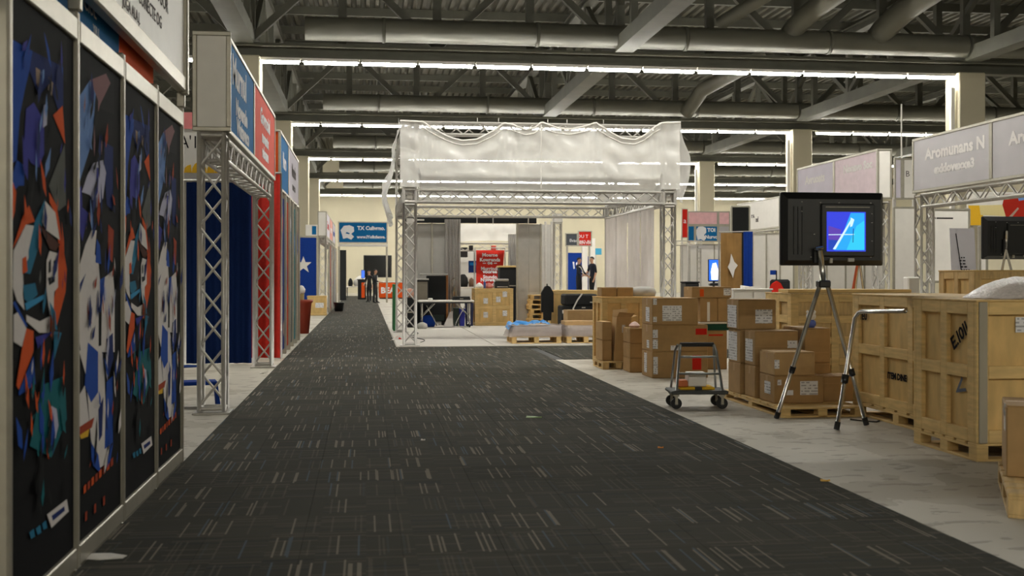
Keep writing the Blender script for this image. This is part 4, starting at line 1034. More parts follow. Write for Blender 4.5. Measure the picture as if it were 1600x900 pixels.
tag(tp.build('tarpaulin', mat('blue_tarp', (28, 130, 204), .5), None, True), 'crumpled light blue tarpaulin on the wrapped pallet load', 'tarpaulin')
x0, x1 = PX(884, 23.5), PX(946, 23.5)
carton('long flat kraft carton on the second wrapped load', x0 + .02, 23.72, .372, x1 - x0 - .05, .5, .1, CARD2, tape=False)

# ------------------------------------------------------------------ beyond the booth
ft2 = thing('truss_tower', 'single truss tower beyond the booth beside a grey panel', 'truss', (PX(871, 39.5), 39.5, 0))
truss(ft2, (0, 0, .02), (0, 0, 3.3), .3, bay=.32); MB().cham(-.2, .2, -.2, .2, 0, .02, .004).build('base_plate', ALU, ft2); MB().cham(-.17, .17, -.17, .17, 3.3, 3.62, .02).build('head_block', ALU, ft2)
pw = thing('grey_partition', 'narrow pair of grey partition panels between truss tower and cloth wall', 'partition', (0, 38.6, 0))
for a, b in ((845, 852), (853, 862)): MB().cham(PX(a, 38.6), PX(b, 38.6), 0, .05, 0, 3.2, .008).build('panel', GREYW, pw)
for u in (852.5, 862): MB().cham(PX(u, 38.6) - .03, PX(u, 38.6) + .03, -.03, .08, 0, 3.3, .006).build('post', ALU, pw)
sgn = thing('tilted_sign', 'two-part sign, dark grey and red with white lettering, beyond the booth', 'sign', (0, 48, 0))
x0, x1 = PX(883, 48), PX(925, 48); xm = PX(903, 48); z0, z1 = PZ(900, 385, 48), PZ(900, 364, 48)
p = frame_panel(sgn, x0, xm, z0, z1, mat('charcoal_sign', (60, 64, 72)), fr=.05); text(p, 'Ilvao', .2, INKW, (x0 + xm) / 2 + .1, z0 + .25, -.007)
p = frame_panel(sgn, xm, x1, z0, z1 + .1, INK['red'], fr=.05); text(p, 'OU T', .2, INKW, (xm + x1) / 2 - .1, z1 - .15, -.007); text(p, 'DMO IRN', .17, INKW, (xm + x1) / 2, z1 - .38, -.007); text(p, 'SEN NA', .15, INKW, (xm + x1) / 2, z0 + .14, -.007)
for x in (x0 + .1, x1 - .1): MB().tube([(x, .08, 0), (x, .08, z0 + .1)], .04, 8).build('leg', ALU, sgn)
bw2 = thing('blue_wall', 'bright blue wall panel with white streaks behind two people', 'partition', (0, 50, 0))
x0, x1 = PX(886, 50), PX(909, 50)
MB().cham(x0, x1, 0, .06, 0, PZ(890, 395, 50), .01).build('panel', BLUE, bw2); blotch(bw2, [(INKW, [(x0 + .25, 2.05), (x0 + .33, 2.05), (x0 + .35, 1.75), (x0 + .3, 1.72)]), (INKW, [(x0 + .4, 2.0), (x0 + .47, 2.05), (x0 + .46, 1.7), (x0 + .42, 1.72)])])
for u in (909, 921): MB().cham(PX(u, 50), PX(u, 50) + .25, -.1, .06, 0, 3.1, .01).build('white_post', WHITE, bw2)
MB().cham(PX(913, 50) + .16, PX(921, 50), 0, .04, 0, 2.3, .01).build('side_panel', BLUE, bw2)
cp = thing('cyan_lightbox', 'small cyan sign on a post beyond the booth', 'sign', (0, 52, 0))
MB().cham(PX(925, 52), PX(940, 52), 0, .1, PZ(930, 398, 52), PZ(930, 388, 52), .01).build('panel', mat('cyan_sign', (60, 160, 200)), cp); MB().cham(PX(930, 52), PX(932, 52), .02, .08, 0, PZ(930, 398, 52), .01).build('post', ALU, cp)
stg = tag(MB().cham(PX(870, 45), PX(950, 45), 44.4, 46.4, 0, .45, .02).build('riser_platform', BLACKM), 'low black riser platform where two people stand', 'platform')
MB().box(PX(870, 45), PX(950, 45), 44.39, 44.4, .38, .45).build('edge_trim', ALU_D, stg)

# ================================================================== RIGHT SIDE: CARTONS, CRATES, CART
# pale crate behind the cartons with two cartons and a bundle on its lid
Y = 18.1; x0 = PX(941, Y)
crate('light plywood crate behind the leaning open carton', x0, Y, 0, PX(1036, Y) - x0, .8, 1.08, 3, 1, 2, .09, ply=mat('pale_plywood', (216, 176, 112), .7, 0, .12, 8))
carton('shorter kraft carton on the light plywood crate', x0 + .01, Y + .1, 1.1, .25, .35, .15, CARD)
carton('longer kraft carton on the light plywood crate', x0 + .27, Y + .1, 1.1, .27, .35, .15, CARD)
tag(MB().lathe([(.2, 0), (.22, .06), (.2, .13), (.1, .16)], (x0 + .78, Y + .4, 1.1), 16).build('cloth_bundle', GREYW, None, True), 'grey cloth bundle on the light plywood crate', 'bundle')
# leaning cartons on a small pallet
x, y = ground(941, 577)
pallet('small pallet under the leaning open carton', x, y - .05, .5, .75, .12, 0, 0, m=PINE2)
carton('narrow kraft carton standing on the small pallet', x + .02, y + .1, .122, .15, .5, .32, CARD2, tape=False)
carton('narrow kraft carton, upper of two at the pallet edge', x + .02, y + .1, .445, .15, .5, .28, CARD2, tape=False)
oc2 = thing('cardboard_box', 'tall open kraft carton tilted on the small pallet', 'box', (x + .19, y + .02, .122), 0)
b = MB().add([(0, 0, 0), (.22, 0, 0), (.22, .32, 0), (0, .32, 0), (.04, -.02, .68), (.27, -.02, .68), (.27, .3, .68), (.04, .3, .68)], [(0, 3, 2, 1), (0, 1, 5, 4), (1, 2, 6, 5), (2, 3, 7, 6), (3, 0, 4, 7)]).build('body', CARD2, oc2)
MB().add([(.04, -.02, .68), (.27, -.02, .68), (.3, -.12, .74), (.06, -.1, .76)], [(0, 1, 2, 3)]).build('flap', CARD, oc2); MB().add([(.04, .3, .68), (.27, .3, .68), (.3, .36, .8), (.06, .36, .78)], [(0, 1, 2, 3)]).build('flap', CARD, oc2); MB().add([(.27, -.02, .68), (.27, .3, .68), (.38, .28, .7), (.38, 0, .7)], [(0, 1, 2, 3)]).build('flap', CARD, oc2)
label_on(oc2, .12, .17, .44, .56, -.022)
Y = 16.5; x0 = PX(984, Y); w = PX(1008, Y) - x0 - .01
for k, lab in enumerate(('bottom', 'middle', 'top')): carton(lab + ' of three small kraft cartons beside the tall carton stack', x0, Y, k * .22, w, .45, .218, CARD, tape=(k == 2))
tag(MB().lathe([(.07, 0), (.09, .03), (.05, .07), (.01, .09)], (x0 + .12, Y + .2, .662), 7).build('paper_wad', mat('red_white_paper', (222, 190, 180))), 'crumpled red and white paper on the three small cartons', 'paper')
# stack of three large cartons
Y = 15.55; x0 = PX(1019, Y); w1 = PX(1106, Y) - x0
carton('big kraft carton at the bottom of the three-high stack by the cart', x0, Y, 0, w1, .6, .375, CARD, labels=[(.02, .1, .15, .8), ('s', .25, .5, .15, .9), (.72, .88, .3, .85, INK['red'])])
carton('big kraft carton with red stamps in the middle of the three-high stack', x0, Y, .376, w1, .6, .375, CARD, labels=[(.01, .1, .1, .45), (.01, .1, .5, .82), (.33, .47, .04, .22), ('s', .5, .72, .1, .4), (.78, .98, .62, .85, INK['red'])])
c = carton('big kraft carton with a large label on top of the three-high stack', x0, Y, .752, PX(1091, Y) - x0, .6, .375, CARD, labels=[(.22, .64, .14, .72), (.02, .1, .75, .98), (.02, .1, .1, .3), ('s', .4, .75, .1, .65)])
# cartons behind the stack
Y = 16.9; x0 = PX(1094, Y)
carton('reddish carton standing on the floor behind the cart', PX(1104, Y), Y, 0, PX(1136, Y) - PX(1104, Y), .5, .6, CARD, labels=[(.1, .8, .86, .9, INK['red'])])
t = thing('tray', 'white tray with a green cloth between two carton layers', 'tray', (x0, Y - .02, .602)); MB().cham(0, .5, 0, .55, .1, .13, .006).build('board', WHITE, t); MB().cham(.06, .48, .0, .5, 0, .1, .02).build('cloth', mat('deep_green_cloth', (24, 74, 58), .9), t)
w = PX(1121, Y) - x0
carton('kraft carton with a white tape strip behind the cart', x0, Y, .733, w, .45, .37, CARD, labels=[(.4, .56, .02, .82, WHITE)])
carton('plain kraft carton beside the taped one behind the cart', x0 + w + .005, Y, .733, .2, .45, .37, CARD)
carton('long flat kraft carton with two red labels lying on top', PX(1081, Y), Y, 1.105, PX(1143, Y) - PX(1081, Y), .45, .165, CARD, labels=[(.2, .3, .1, .8, INK['orange']), (.8, .98, .2, .85, M_LABEL)])
# cartons on the near pallet
pallet('pallet loaded with many labelled cartons beside the tripod', 4.18, 11.05, .88, 1.9, .105, 0, 0, m=PINE, boards=9)
z0 = .106
def cart2(label, x0, Y, z, x1, d, h, **k): return carton(label, x0, Y, z, x1 - x0, d, h, **k)
cart2('wide kraft carton with a large label at the pallet front', 4.236, 11.4, z0, 4.774, .45, .29, labels=[(.52, .88, .3, .8), ('s', .35, .75, .3, .75), (.24, .38, .3, .48, INKW), (.06, .14, .66, .86)])
cart2('kraft carton stacked on the wide labelled one', 4.236, 11.4, z0 + .292, 4.68, .45, .245, m=CARD2, labels=[(.0, .12, .3, .68)])
cart2('plain kraft carton with a fold line beside the wide labelled one', 4.79, 11.5, z0, 5.2, .38, .27, m=CARD, seam=.72)
cart2('lower kraft carton of the pair carrying the white toy', 4.765, 11.9, z0, 5.06, .65, .38)
cart2('upper kraft carton of the pair carrying the white toy', 4.765, 11.9, z0 + .382, 5.06, .65, .38, labels=[('s', .25, .6, .3, .9)], seam=.3)
cart2('lower kraft carton in the middle of the loaded pallet', 4.225, 11.97, z0, 4.72, .34, .35, seam=.5)
cart2('upper kraft carton with a torn label in the middle of the pallet', 4.225, 11.97, z0 + .352, 4.72, .34, .38, labels=[('s', .1, .8, .1, .75), (.75, .98, .5, .72)], seam=.55)
for i, lab in enumerate(('left', 'right')): cart2('narrow printed carton at the pallet back, ' + ('under the labelled column' if i == 0 else 'beside the first narrow one'), 4.19 + i * .22, 12.36, z0, 4.4 + i * .22, .42, .35, seam=.3)
cart2('kraft carton with a long side label in the tall column', 4.19, 12.36, z0 + .352, 4.62, .42, .375, labels=[('s', .05, .75, .05, .92)])
cart2('top carton with handwritten label on the tall column', 4.17, 12.36, z0 + .73, 4.61, .42, .34, labels=[('s', .1, .85, .05, .8), (.45, .9, .2, .66)], seam=.68)
ty = thing('plush_toy', 'small white and blue plush toy on a carton', 'toy', (4.9, 12.05, z0 + .764))
MB().lathe([(.035, 0), (.055, .03), (.05, .07), (.03, .085)], n=12).build('body', mat('toy_blue', (90, 110, 190)), ty, True); MB().lathe([(.02, .08), (.05, .1), (.055, .13), (.04, .165), (0, .175)], n=12).build('head', WHITE, ty, True)
for s in (-1, 1): MB().lathe([(.012, .0), (.018, .02), (0, .04)], (s * .04, 0, .155), 8).build('ear', WHITE, ty, True)

# long slatted crate and timber behind the pallet
Y = 14.1; x0 = PX(1236, Y)
c = crate('long slatted pine crate behind the cartons', x0, Y, .0, 1.75, .95, 1.2, 3, 4, 2, .1, ply=PINE2)
for i in range(4): tag(MB().cham(x0 + .0 + .05 * i, x0 + 1.7 - .12 * i, Y + .1 + .2 * i, Y + .26 + .2 * i, 1.218, 1.262, .004).build('timber_plank', PINE), ('shortest', 'short', 'long', 'longest')[3 - i] + ' pine plank lying on the long slatted crate', 'plank')
# big plywood crates
def stencil(parent, s, size, loc, ang, m=None):
    o = text(parent, s, size, m or INKK, 0, 0, 0, bold=.004)
    o.location = loc; o.rotation_euler = (0, ang, -H90) if False else (0, 0, -H90)
    o.rotation_euler = (Matrix.Rotation(-H90, 3, 'Z') @ Matrix.Rotation(-ang, 3, 'Y')).to_euler()
    return o
pallet('pallet under the large near plywood crate', 4.7, 8.26, 1.25, 1.02, .14, 0, 0, m=PINE)
cB = crate('large near plywood crate with bubble wrap on its lid', 4.7, 8.26, .142, 1.25, 1.02, 1.1, 2, 2, 2, .1, .04)
stencil(cB, 'E.I0II', .15, (.026, .30, .82), .6); stencil(cB, 'V', .2, (.026, .3, .4), -1.0, flat('blue_grey_ink', (110, 116, 130)))
MB().cham(-.012, .0, .12, .2, .3, 1.05, .003).build('corner_plate', mat('grey_plank', (150, 146, 132), .7, 0, .1, 6), cB) if False else None
MB().cham(.015, .085, -.014, -.001, .0, 1.1, .004).build('grey_plank', mat('grey_plank', (160, 152, 134), .7, 0, .12, 6, (1, 1, .3)), cB)
label_on(cB, .34, .46, .86, .98, .026)
pallet('pallet under the plywood crate beside the tripod', 5.08, 9.42, 1.0, 1.95, .14, 0, 0, m=PINE, boards=8)
cA = crate('large plywood crate with stencilled marks beside the tripod', 5.08, 9.42, .142, 1.0, 1.95, 1.1, 2, 2, 3, .1, .04)
stencil(cA, 'ITEM DINE', .085, (.026, 1.0, .32), 0); stencil(cA, 'IIC.', .1, (.026, .26, .22), .5); stencil(cA, 'TEU', .1, (.026, 1.75, .88), 0); stencil(cA, 'G', .22, (.026, .3, .8), .2, INK['red'])
MB().cham(.02, .038, .66, .76, .1, 1.0, .003).build('grey_plank', MATS['grey_plank'], cA)
def bub(u, v):
    a = u * 2 * math.pi; r = v
    hgt = .17 * (1 - r ** 2.2) + .012 * mnoise.noise((math.cos(a) * r * 9, math.sin(a) * r * 9, 2)) + .02 * mnoise.noise((math.cos(a) * r * 3, math.sin(a) * r * 3, 7)) * (1 - r)
    return (5.42 + math.cos(a) * r * .5, 8.77 + math.sin(a) * r * .42, 1.262 + max(0, hgt))
bwp = MB().grid(bub, 72, 26).build('bubble_wrap', mat('bubble_wrap', (226, 216, 210), .25, 0, .12, 40, (1, 1, 1), .8), None, True)
tag(bwp, 'heap of pale bubble wrap on the near plywood crate', 'bubble wrap')
# pallet and carton at the frame edge
pallet('weathered pallet standing askew on the open concrete', 3.80, 6.33, .85, 1.25, .15, -.49, 0, m=PINE2)
c, s = math.cos(-.49), math.sin(-.49); lx, ly = .02, .57
cc = carton('kraft carton with a small white label on the askew pallet', 3.80 + lx * c - ly * s, 6.33 + lx * s + ly * c, .152, .62, .56, .46, CARD, -.49, labels=[('s', .62, .86, .62, .9, WHITE)])
for k in range(2): MB().tube([(-.002 , .1 + .03 * k, .46), (-.01, .1 + .03 * k, .42), (-.003, .1 + .03 * k, .38)], .004, 5).build('twine', WHITE, cc)

# ------------------------------------------------------------------ platform cart
x, y = ground(1090, 637)
pc = thing('platform_cart', 'small grey platform cart with tubular handle frame on the concrete', 'cart', (x, y + .05, 0), -.1)
gm = mat('cart_grey', (70, 72, 70), .6); tubem = mat('cart_tube', (150, 152, 150), .35, .6)
MB().cham(-.31, .31, -.22, .22, .16, .2, .012).build('deck', gm, pc)
for sx in (-1, 1):
    for sy in (-1, 1):
        w = MB().tube([(sx * .25, sy * .16 - .018, .06), (sx * .25, sy * .16 + .018, .06)], .06, 18).build('caster', RUBBER, pc)
        MB().tube([(sx * .25, sy * .16 - .022, .06), (sx * .25, sy * .16 + .022, .06)], .024, 10).build('hub', gm, w)
        f = MB()
        for q in (-1, 1): f.box(sx * .25 - .014, sx * .25 + .014, sy * .16 + q * .027 - .003, sy * .16 + q * .027 + .003, .05, .14)
        f.box(sx * .25 - .03, sx * .25 + .03, sy * .16 - .03, sy * .16 + .03, .138, .162); f.build('fork', ALU_D, w)
for sx in (-1, 1):
    MB().tube([(sx * .25, -.18, .2), (sx * .2, -.1, .62), (sx * .185, -.05, .685)], .016, 8).build('front_post', tubem, pc, True)
    MB().tube([(sx * .25, .18, .2), (sx * .215, .1, .62), (sx * .2, .02, .685)], .014, 8).build('rear_post', tubem, pc, True)
MB().tube([(-.185, -.03, .69), (.185, -.03, .69)], .024, 12).build('grip', RUBBER, pc, True)
for z, yy in ((.56, -.11), (.38, -.145)): MB().tube([(-.215 - (.56 - z) * .12, yy, z), (.215 + (.56 - z) * .12, yy, z)], .013, 8).build('crossbar', tubem, pc, True)
c, s = math.cos(-.1), math.sin(-.1)
def oncart(px, py): return x + px * c - py * s, y + .05 + px * s + py * c
bx_, by_ = oncart(-.1, -.06)
carton('white paper carton riding on the platform cart', bx_, by_, .232, .2, .2, .15, WHITE, -.1, tape=False)
bx_, by_ = oncart(-.2, -.13); tag(MB().cham(0, .38, 0, .3, 0, .028, .008).build('yellow_case', INK['yellow'], None, loc=(bx_, by_, .202), rotz=-.1), 'flat yellow and black case on the platform cart', 'case')
MB().cham(.16, .24, -.003, .303, -.0005, .03, .004).build('black_band', BLACK, bpy.data.objects['yellow_case'])
bx_, by_ = oncart(-.22, -.1); carton('small orange carton beside the white one on the cart', bx_, by_, .232, .11, .18, .07, mat('orange_carton', (196, 104, 52)), -.1, tape=False)

# ------------------------------------------------------------------ television on a tripod
def television(label, cx, cy, x0, x1, z0, z1, lit):
    t = thing('television', label, 'television', (cx, cy, 0))
    a, b = x0 - cx, x1 - cx; w = b - a; h = z1 - z0
    MB().cham(a, b, .0, .05, z0, z1, .012).build('bezel', BLACK, t)
    i = .05; f = MB()                                 # tapered rear shell
    o = [(a + .012, 0, z0 + .012), (b - .012, 0, z0 + .012), (b - .012, 0, z1 - .012), (a + .012, 0, z1 - .012)]
    p = [(a + i, -.06, z0 + i), (b - i, -.06, z0 + i), (b - i, -.06, z1 - i * 1.4), (a + i, -.06, z1 - i * 1.4)]
    f.add(o + p, [(0, 1, 5, 4), (1, 2, 6, 5), (2, 3, 7, 6), (3, 0, 4, 7), (4, 5, 6, 7)]).build('rear_shell', BLACK, t)
    MB().box(a + .02, b - .02, .05, .052, z0 + .03, z1 - .03).build('screen', mat('dark_glass', (12, 16, 18), .15), t)
    MB().cham(a + w * .36, b - w * .12, -.085, -.058, z0 + h * .12, z1 - h * .16, .01).build('connection_box', BLACK, t)
    for fx in (.1, .14, .18): MB().cham(a + w * fx, a + w * fx + .008, -.068, -.058, z0 + h * .15, z1 - h * .2, .002).build('rib', BLACK, t)
    for fx, fz in ((.18, .86), (.36, .85), (.54, .85), (.85, .85), (.85, .7), (.85, .58), (.85, .33), (.3, .42), (.27, .11), (.85, .11), (.18, .73)):
        MB().lathe([(.008, 0), (.008, .006)], n=8).build('screw', ALU, t, loc=(a + w * fx, -.088 if .36 < fx < .88 and .12 < fz < .84 else -.062, z0 + h * fz))
    MB().box(a + w * .4, a + w * .83, -.0875, -.0855, z0 + h * .79, z0 + h * .797).build('seam', ALU_D, t)
    MB().cham(a + w * .44, a + w * .47, -.09, -.06, z0 + h * .03, z0 + h * .1, .004).build('socket', ALU_D, t); MB().cham(a + w * .62, a + w * .68, -.09, -.06, z0 + h * .05, z0 + h * .1, .004).build('socket', GREYW, t)
    if lit:
        d = MB().cham(a + w * .41, a + w * .79, -.09, -.084, z0 + h * .19, z0 + h * .73, .003).build('rear_display', emit('display_violet', (46, 60, 210), .22), t)
        X0, X1, Z0, Z1_ = a + w * .425, a + w * .775, z0 + h * .21, z0 + h * .715
        def q(s, tt): return (X0 + (X1 - X0) * s, Z1_ + (Z0 - Z1_) * tt)
        E = lambda n, c, k=1.0: emit('display_' + n, c, k * .26)
        blotch(d, [(E('cyan', (30, 150, 235)), [q(.62, 0), q(1, 0), q(1, 1), q(.12, 1), q(.3, .8)]), (E('aqua', (40, 180, 225)), [q(.78, .35), q(1, .2), q(1, 1), q(.5, 1)]), (E('plum', (90, 60, 170), .8), [q(0, .35), q(.35, .45), q(.3, .75), q(0, .8)]), (E('deepblue', (20, 60, 170), .9), [q(0, .72), q(.28, .74), q(.15, 1), q(0, 1)]),
                   (E('pale', (190, 220, 245)), [q(.12, .98), q(.2, .98), q(.66, .2), q(.62, .18)]), (E('pale', (190, 220, 245)), [q(.62, .12), q(.72, .18), q(.66, .36), q(.6, .38)]), (E('pale', (190, 220, 245)), [q(0, .58), q(.72, .57), q(.72, .59), q(0, .6)]), (E('navy', (16, 40, 120), .7), [q(.68, .42), q(.7, .42), q(.69, .8), q(.67, .8)])], -.0915)
    return t
TY = 10.62
tvx0, _, tz1 = at_y(1220, 300, TY); tvx1, _, tz0 = at_y(1380, 415, TY)
tv = television('black flat television seen from behind with a glowing blue picture inset', 4.45, TY, tvx0, tvx1, tz0, tz1, True)
tp = thing('tripod_stand', 'silver tripod stand holding the black television with the blue inset', 'tripod', (4.45, 10.62, 0))
hx, _, hz = at_y(1287, 446, 10.5)
hub = Vector((hx - 4.45, -.12, hz))
MB().cham(hub.x - .06, hub.x + .06, -.16, -.06, hz - .02, hz + .05, .012).build('hub', BLACK, tp)
tx, _, tz = at_y(1281, 388, 10.5)
MB().tube([hub + Vector((0, 0, .02)), (tx - 4.45, -.125, tz - .02)], .028, 12).build('neck_tube', CHROME, tp, True)
MB().tube([(tx - 4.45 - .045, -.125, tz - .005), (tx - 4.45 + .02, -.125, tz + .005), (tx - 4.45 + .02, -.09, tz)], .02, 8).build('neck_clamp', CHROME, tp, True)
MB().cham(tx - 4.45 - .05, tx - 4.45 + .05, -.1, -.062, tz0 + .02, tz0 + .16, .005).build('mount_plate', BLACK, tv)
def foot(u, v): x, y = ground(u, v); return Vector((x - 4.45, y - 10.62, 0))
for (u, v), dx in (((1213, 654), -.04), ((1354, 665), .04)):
    f = foot(u, v); top = hub + Vector((dx, 0, 0)); dv = (f - top).normalized()
    lg = MB().tube([top, f - dv * .06], .022, 10).build('leg', CHROME, tp, True)
    MB().tube([f - dv * .08, f + Vector((0, 0, .006))], .027, 10).build('rubber_foot', RUBBER, lg, True)
    mid = top.lerp(f, .62); MB().tube([mid - dv * .035, mid + dv * .035], .03, 10).build('clamp', BLACK, lg, True)
# third leg: bent tube whose free end rests against the near crate
f = foot(1307, 672); e1 = Vector(at_y(1336, 497, 10.1)) - Vector((4.45, 10.62, 0)); e2 = Vector(at_y(1345, 487, 10.05)) - Vector((4.45, 10.62, 0)); e3 = Vector((4.665 - 4.45, 9.36 - 10.62, at_y(1428, 486, 9.36)[2]))
dv = (e1 - f).normalized()
lg = MB().tube([f + dv * .06, e1, e1.lerp(e2, .6) + Vector((0, 0, .012)), e2, e3], .02, 10).build('bent_leg', CHROME, tp, True)
MB().tube([f + Vector((0, 0, .006)), f + dv * .08], .027, 10).build('rubber_foot', RUBBER, lg, True)
mid = f.lerp(e1, .46); MB().tube([mid - dv * .04, mid + dv * .04], .034, 10).build('clamp', BLACK, lg, True)
x, y = ground(1330, 657)
tag(MB().tube([(x + .0, y + .02, .009), (x + .08, y - .12, .009), (x + .17, y - .2, .009), (x + .24, y - .12, .009)], .007, 6).build('power_cable', RUBBER, None, True), 'loose black power cable on the concrete under the tripod', 'cable')
# second television
cx, cy = 9.62, 16.1
x0, _, z1 = at_y(1535, 338, cy); z0 = at_y(1535, 405, cy)[2]
tv2 = television('black flat television on a thin stand beneath the long grey header', cx, cy, x0, x0 + 1.0, z0, z1, False)
ts2 = thing('tripod_stand', 'thin silver stand under the television below the grey header', 'tripod', (cx, cy, 0))
hx = at_y(1566, 390, cy)[0] - cx; hz = at_y(1566, 390, cy)[2]
MB().tube([(hx, -.1, hz), (hx + .01, -.1, hz + .28)], .022, 8).build('neck_tube', CHROME, ts2, True)
for dx, dy in ((-.5, -.35), (.35, -.35), (-.05, .45)): MB().tube([(hx, -.1, hz), (hx + dx, dy, .01)], .018, 8).build('leg', CHROME, ts2, True)
MB().cham(hx - .04, hx + .04, -.1, -.062, z0 + .1, z0 + .3, .005).build('mount_plate', BLACK, tv2)

# ================================================================== RIGHT SIDE: BOOTHS BEHIND
def right_header(label, x, ya, yb, splits, endpanel=False, legs=()):
    t = thing('truss_sign_arch', label, 'truss arch', (x, ya, 0)); L = yb - ya
    for y in legs: truss(t, (.15, y, .02), (.15, y, 2.98), .29); MB().cham(-.05, .35, y - .2, y + .2, 0, .02, .004).build('base_plate', ALU, t)
    truss(t, (.15, .3, 2.86), (.15, L - .3, 2.86), .28, 'truss_beam', up=(0, 0, 1))
    MB().box(.02, .3, .02, L - .02, 3.04, 4.04).build('sign_box', WHITE, t)
    side_panels(t, .015, -1, 0, splits, 3.02, 4.06)
    frame_panel(t, .0, .32, 3.02, 4.06, WHITE, fr=.04)
    return t
GREYP = mat('silver_grey_panel', (172, 168, 172), .45, 0, .05, 2)
right_header('long grey header sign on a truss above the second television', 10.4, 14.5, 20.6, [(17.85 - 14.5, GREYP, [('Aromexuns', .3, .42, .62, INKP, 1.2)]), (6.1, GREYP, [('Aromunans N', .3, .56, .66, INKP, 1.2), ('exklovexxe3', .22, .56, .36, INKP, 1.25)])], legs=(5.9, .2))
right_header('lilac and pink header sign on truss legs behind the television with the blue inset', 10.45, 22.2, 26.6, [(2.2, mat('sign_pale_pink', (216, 196, 204)), [('Nonavo Soc', .24, .56, .72, INKP, 1.2)]), (4.4, LILAC, [('Avruoats', .26, .5, .66, INKP, 1.2)])], legs=(.15, 4.2))
right_header('white and red header sign beyond the tan star curtain', 13.5, 33.5, 40.2, [(2.4, SIGNRED, [('Souveno', .3, .5, .75, INKW, 1.1), ('movarek', .3, .5, .45, INKW, 1.1), ('cover', .3, .5, .2, INKW, 1.1)]), (6.7, WHITE, [('r: u.', .2, .4, .5, greyink, 1), ('od', .25, .5, .35, greyink, 1)])], legs=(.3, 6.4))
def wall(label, u0, u1, vt, Y, m, posts=(), z0=0.0, name='partition_panel', cat='partition', n=1):
    t = thing(name, label, cat, (0, Y, 0)); a, b = PX(u0, Y), PX(u1, Y); zt = PZ((u0 + u1) / 2, vt, Y)
    for i in range(n):
        p0, p1 = a + (b - a) * i / n, a + (b - a) * (i + 1) / n
        MB().cham(p0 + .02, p1 - .02, 0, .04, z0, zt, .006).build('panel', m, t)
    for i in range(n + 1): p = a + (b - a) * i / n; MB().cham(p - .025, p + .025, -.015, .055, 0, zt + .03, .006).build('post', ALU_D, t)
    MB().cham(a, b, -.012, .052, zt, zt + .05, .006).build('top_rail', ALU_D, t)
    return t
wall('white partition wall of three panels beyond the tan star curtain', 1176, 1240, 366, 34.0, WHITE, n=3)
wall('white partition wall behind the screen showing a pale figure', 1064, 1142, 383, 45.2, WHITE, n=3)
wall('tall black partition panel beside the tan star curtain', 1143, 1171, 324, 32.0, BLACKM, n=1)
wall('white partition behind the lilac header legs', 1262, 1380, 345, 30.0, WHITE, n=4)
t = wall('narrow white partition beside the tall truss leg', 1397, 1430, 326, 27.5, WHITE)
ps = thing('twin_sign', 'pink over blue sign with white emblem beside the plastic-draped booth', 'sign', (0, 44.5, 0))
x0, x1 = PX(1074, 44.5), PX(1141, 44.5); zt, zm, zb = PZ(1105, 330, 44.5), PZ(1105, 352, 44.5), PZ(1105, 378, 44.5); xm = PX(1122, 44.5); xk = PX(1086, 44.5)
pk = mat('sign_soft_pink', (224, 176, 182), .5)
frame_panel(ps, x0, xm, zm, zt, pk, fr=.05); frame_panel(ps, xm, x1, zm, zt, pk, fr=.05)
frame_panel(ps, x0, xk, zb, zm, SIGNBLUE, fr=.05); p = frame_panel(ps, xk, xm, zb, zm, SIGNBLUE, fr=.05); frame_panel(ps, xm, x1, zb, zm, GREYP, fr=.05)
cx = xk + .25; cz = (zb + zm) / 2
blotch(p, [(INKW, [(cx + a * .6, cz + b * .75) for a, b in blob])], -.007); text(p, 'TOI', .2, INKW, xm - .28, cz + .14, -.007, bold=.01); text(p, 'Nurvol', .2, INKW, xm - .26, cz - .14, -.007, bold=.008)
for x in (x0 + .1, x1 - .1): MB().cham(x - .05, x + .05, .05, .15, 0, zb + .05, .01).build('leg', ALU, ps)
rs = thing('corner_sign', 'small red and lilac corner sign beside the pink and blue one', 'sign', (0, 43.6, 0))
p = frame_panel(rs, PX(1065, 43.6), PX(1075, 43.6), PZ(1070, 372, 43.6), PZ(1070, 326, 43.6), INK['red'], fr=.03); text(p, 'a', .3, INKW, PX(1070, 43.6), 3.6, -.007); MB().tube([(PX(1066, 43.6), .05, 0), (PX(1066, 43.6), .05, 3)], .04, 8).build('leg', ALU, rs)
tt = thing('truss_tower', 'thin dark lattice mast in front of the white partition', 'truss', (PX(1092, 42), 42, 0)); truss(tt, (0, 0, .02), (0, 0, PZ(1092, 388, 42)), .16, bay=.2, r=.015, rb=.009); MB().cham(-.15, .15, -.15, .15, 0, .02, .004).build('base_plate', ALU, tt)
truss(tt, (-1.0, 0, PZ(1092, 384, 42) + .1), (.1, 0, PZ(1092, 384, 42) + .1), .2, 'truss_beam', up=(0, 0, 1), r=.015, rb=.009)
Y = 31
mo = thing('monitor', 'upright lit monitor showing a pale figure on blue', 'monitor', (PX(1116, Y), Y, 0))
z0, z1 = PZ(1116, 440, Y), PZ(1116, 405, Y)
MB().cham(-.17, .17, 0, .06, z0, z1, .01).build('housing', BLACK, mo); d = MB().box(-.15, .15, -.004, .0, z0 + .03, z1 - .02).build('display', emit('monitor_blue', (30, 90, 220), .4), mo)
blotch(d, [(emit('monitor_white', (235, 245, 255), .5), [(-.08, z0 + .05), (.1, z0 + .05), (.12, z0 + .3), (.05, z1 - .1), (-.05, z1 - .12), (-.1, z0 + .28)])], -.006)
MB().tube([(0, .05, .02), (0, .05, z0 + .05)], .03, 8).build('pole', BLACK, mo); MB().cham(-.3, .3, -.1, .3, 0, .03, .01).build('base', BLACK, mo); MB().cham(-.14, .14, -.05, .1, z0 - .12, z0 - .04, .02).build('keyboard_shelf', BLACK, mo)
x = PX(1082, 24)
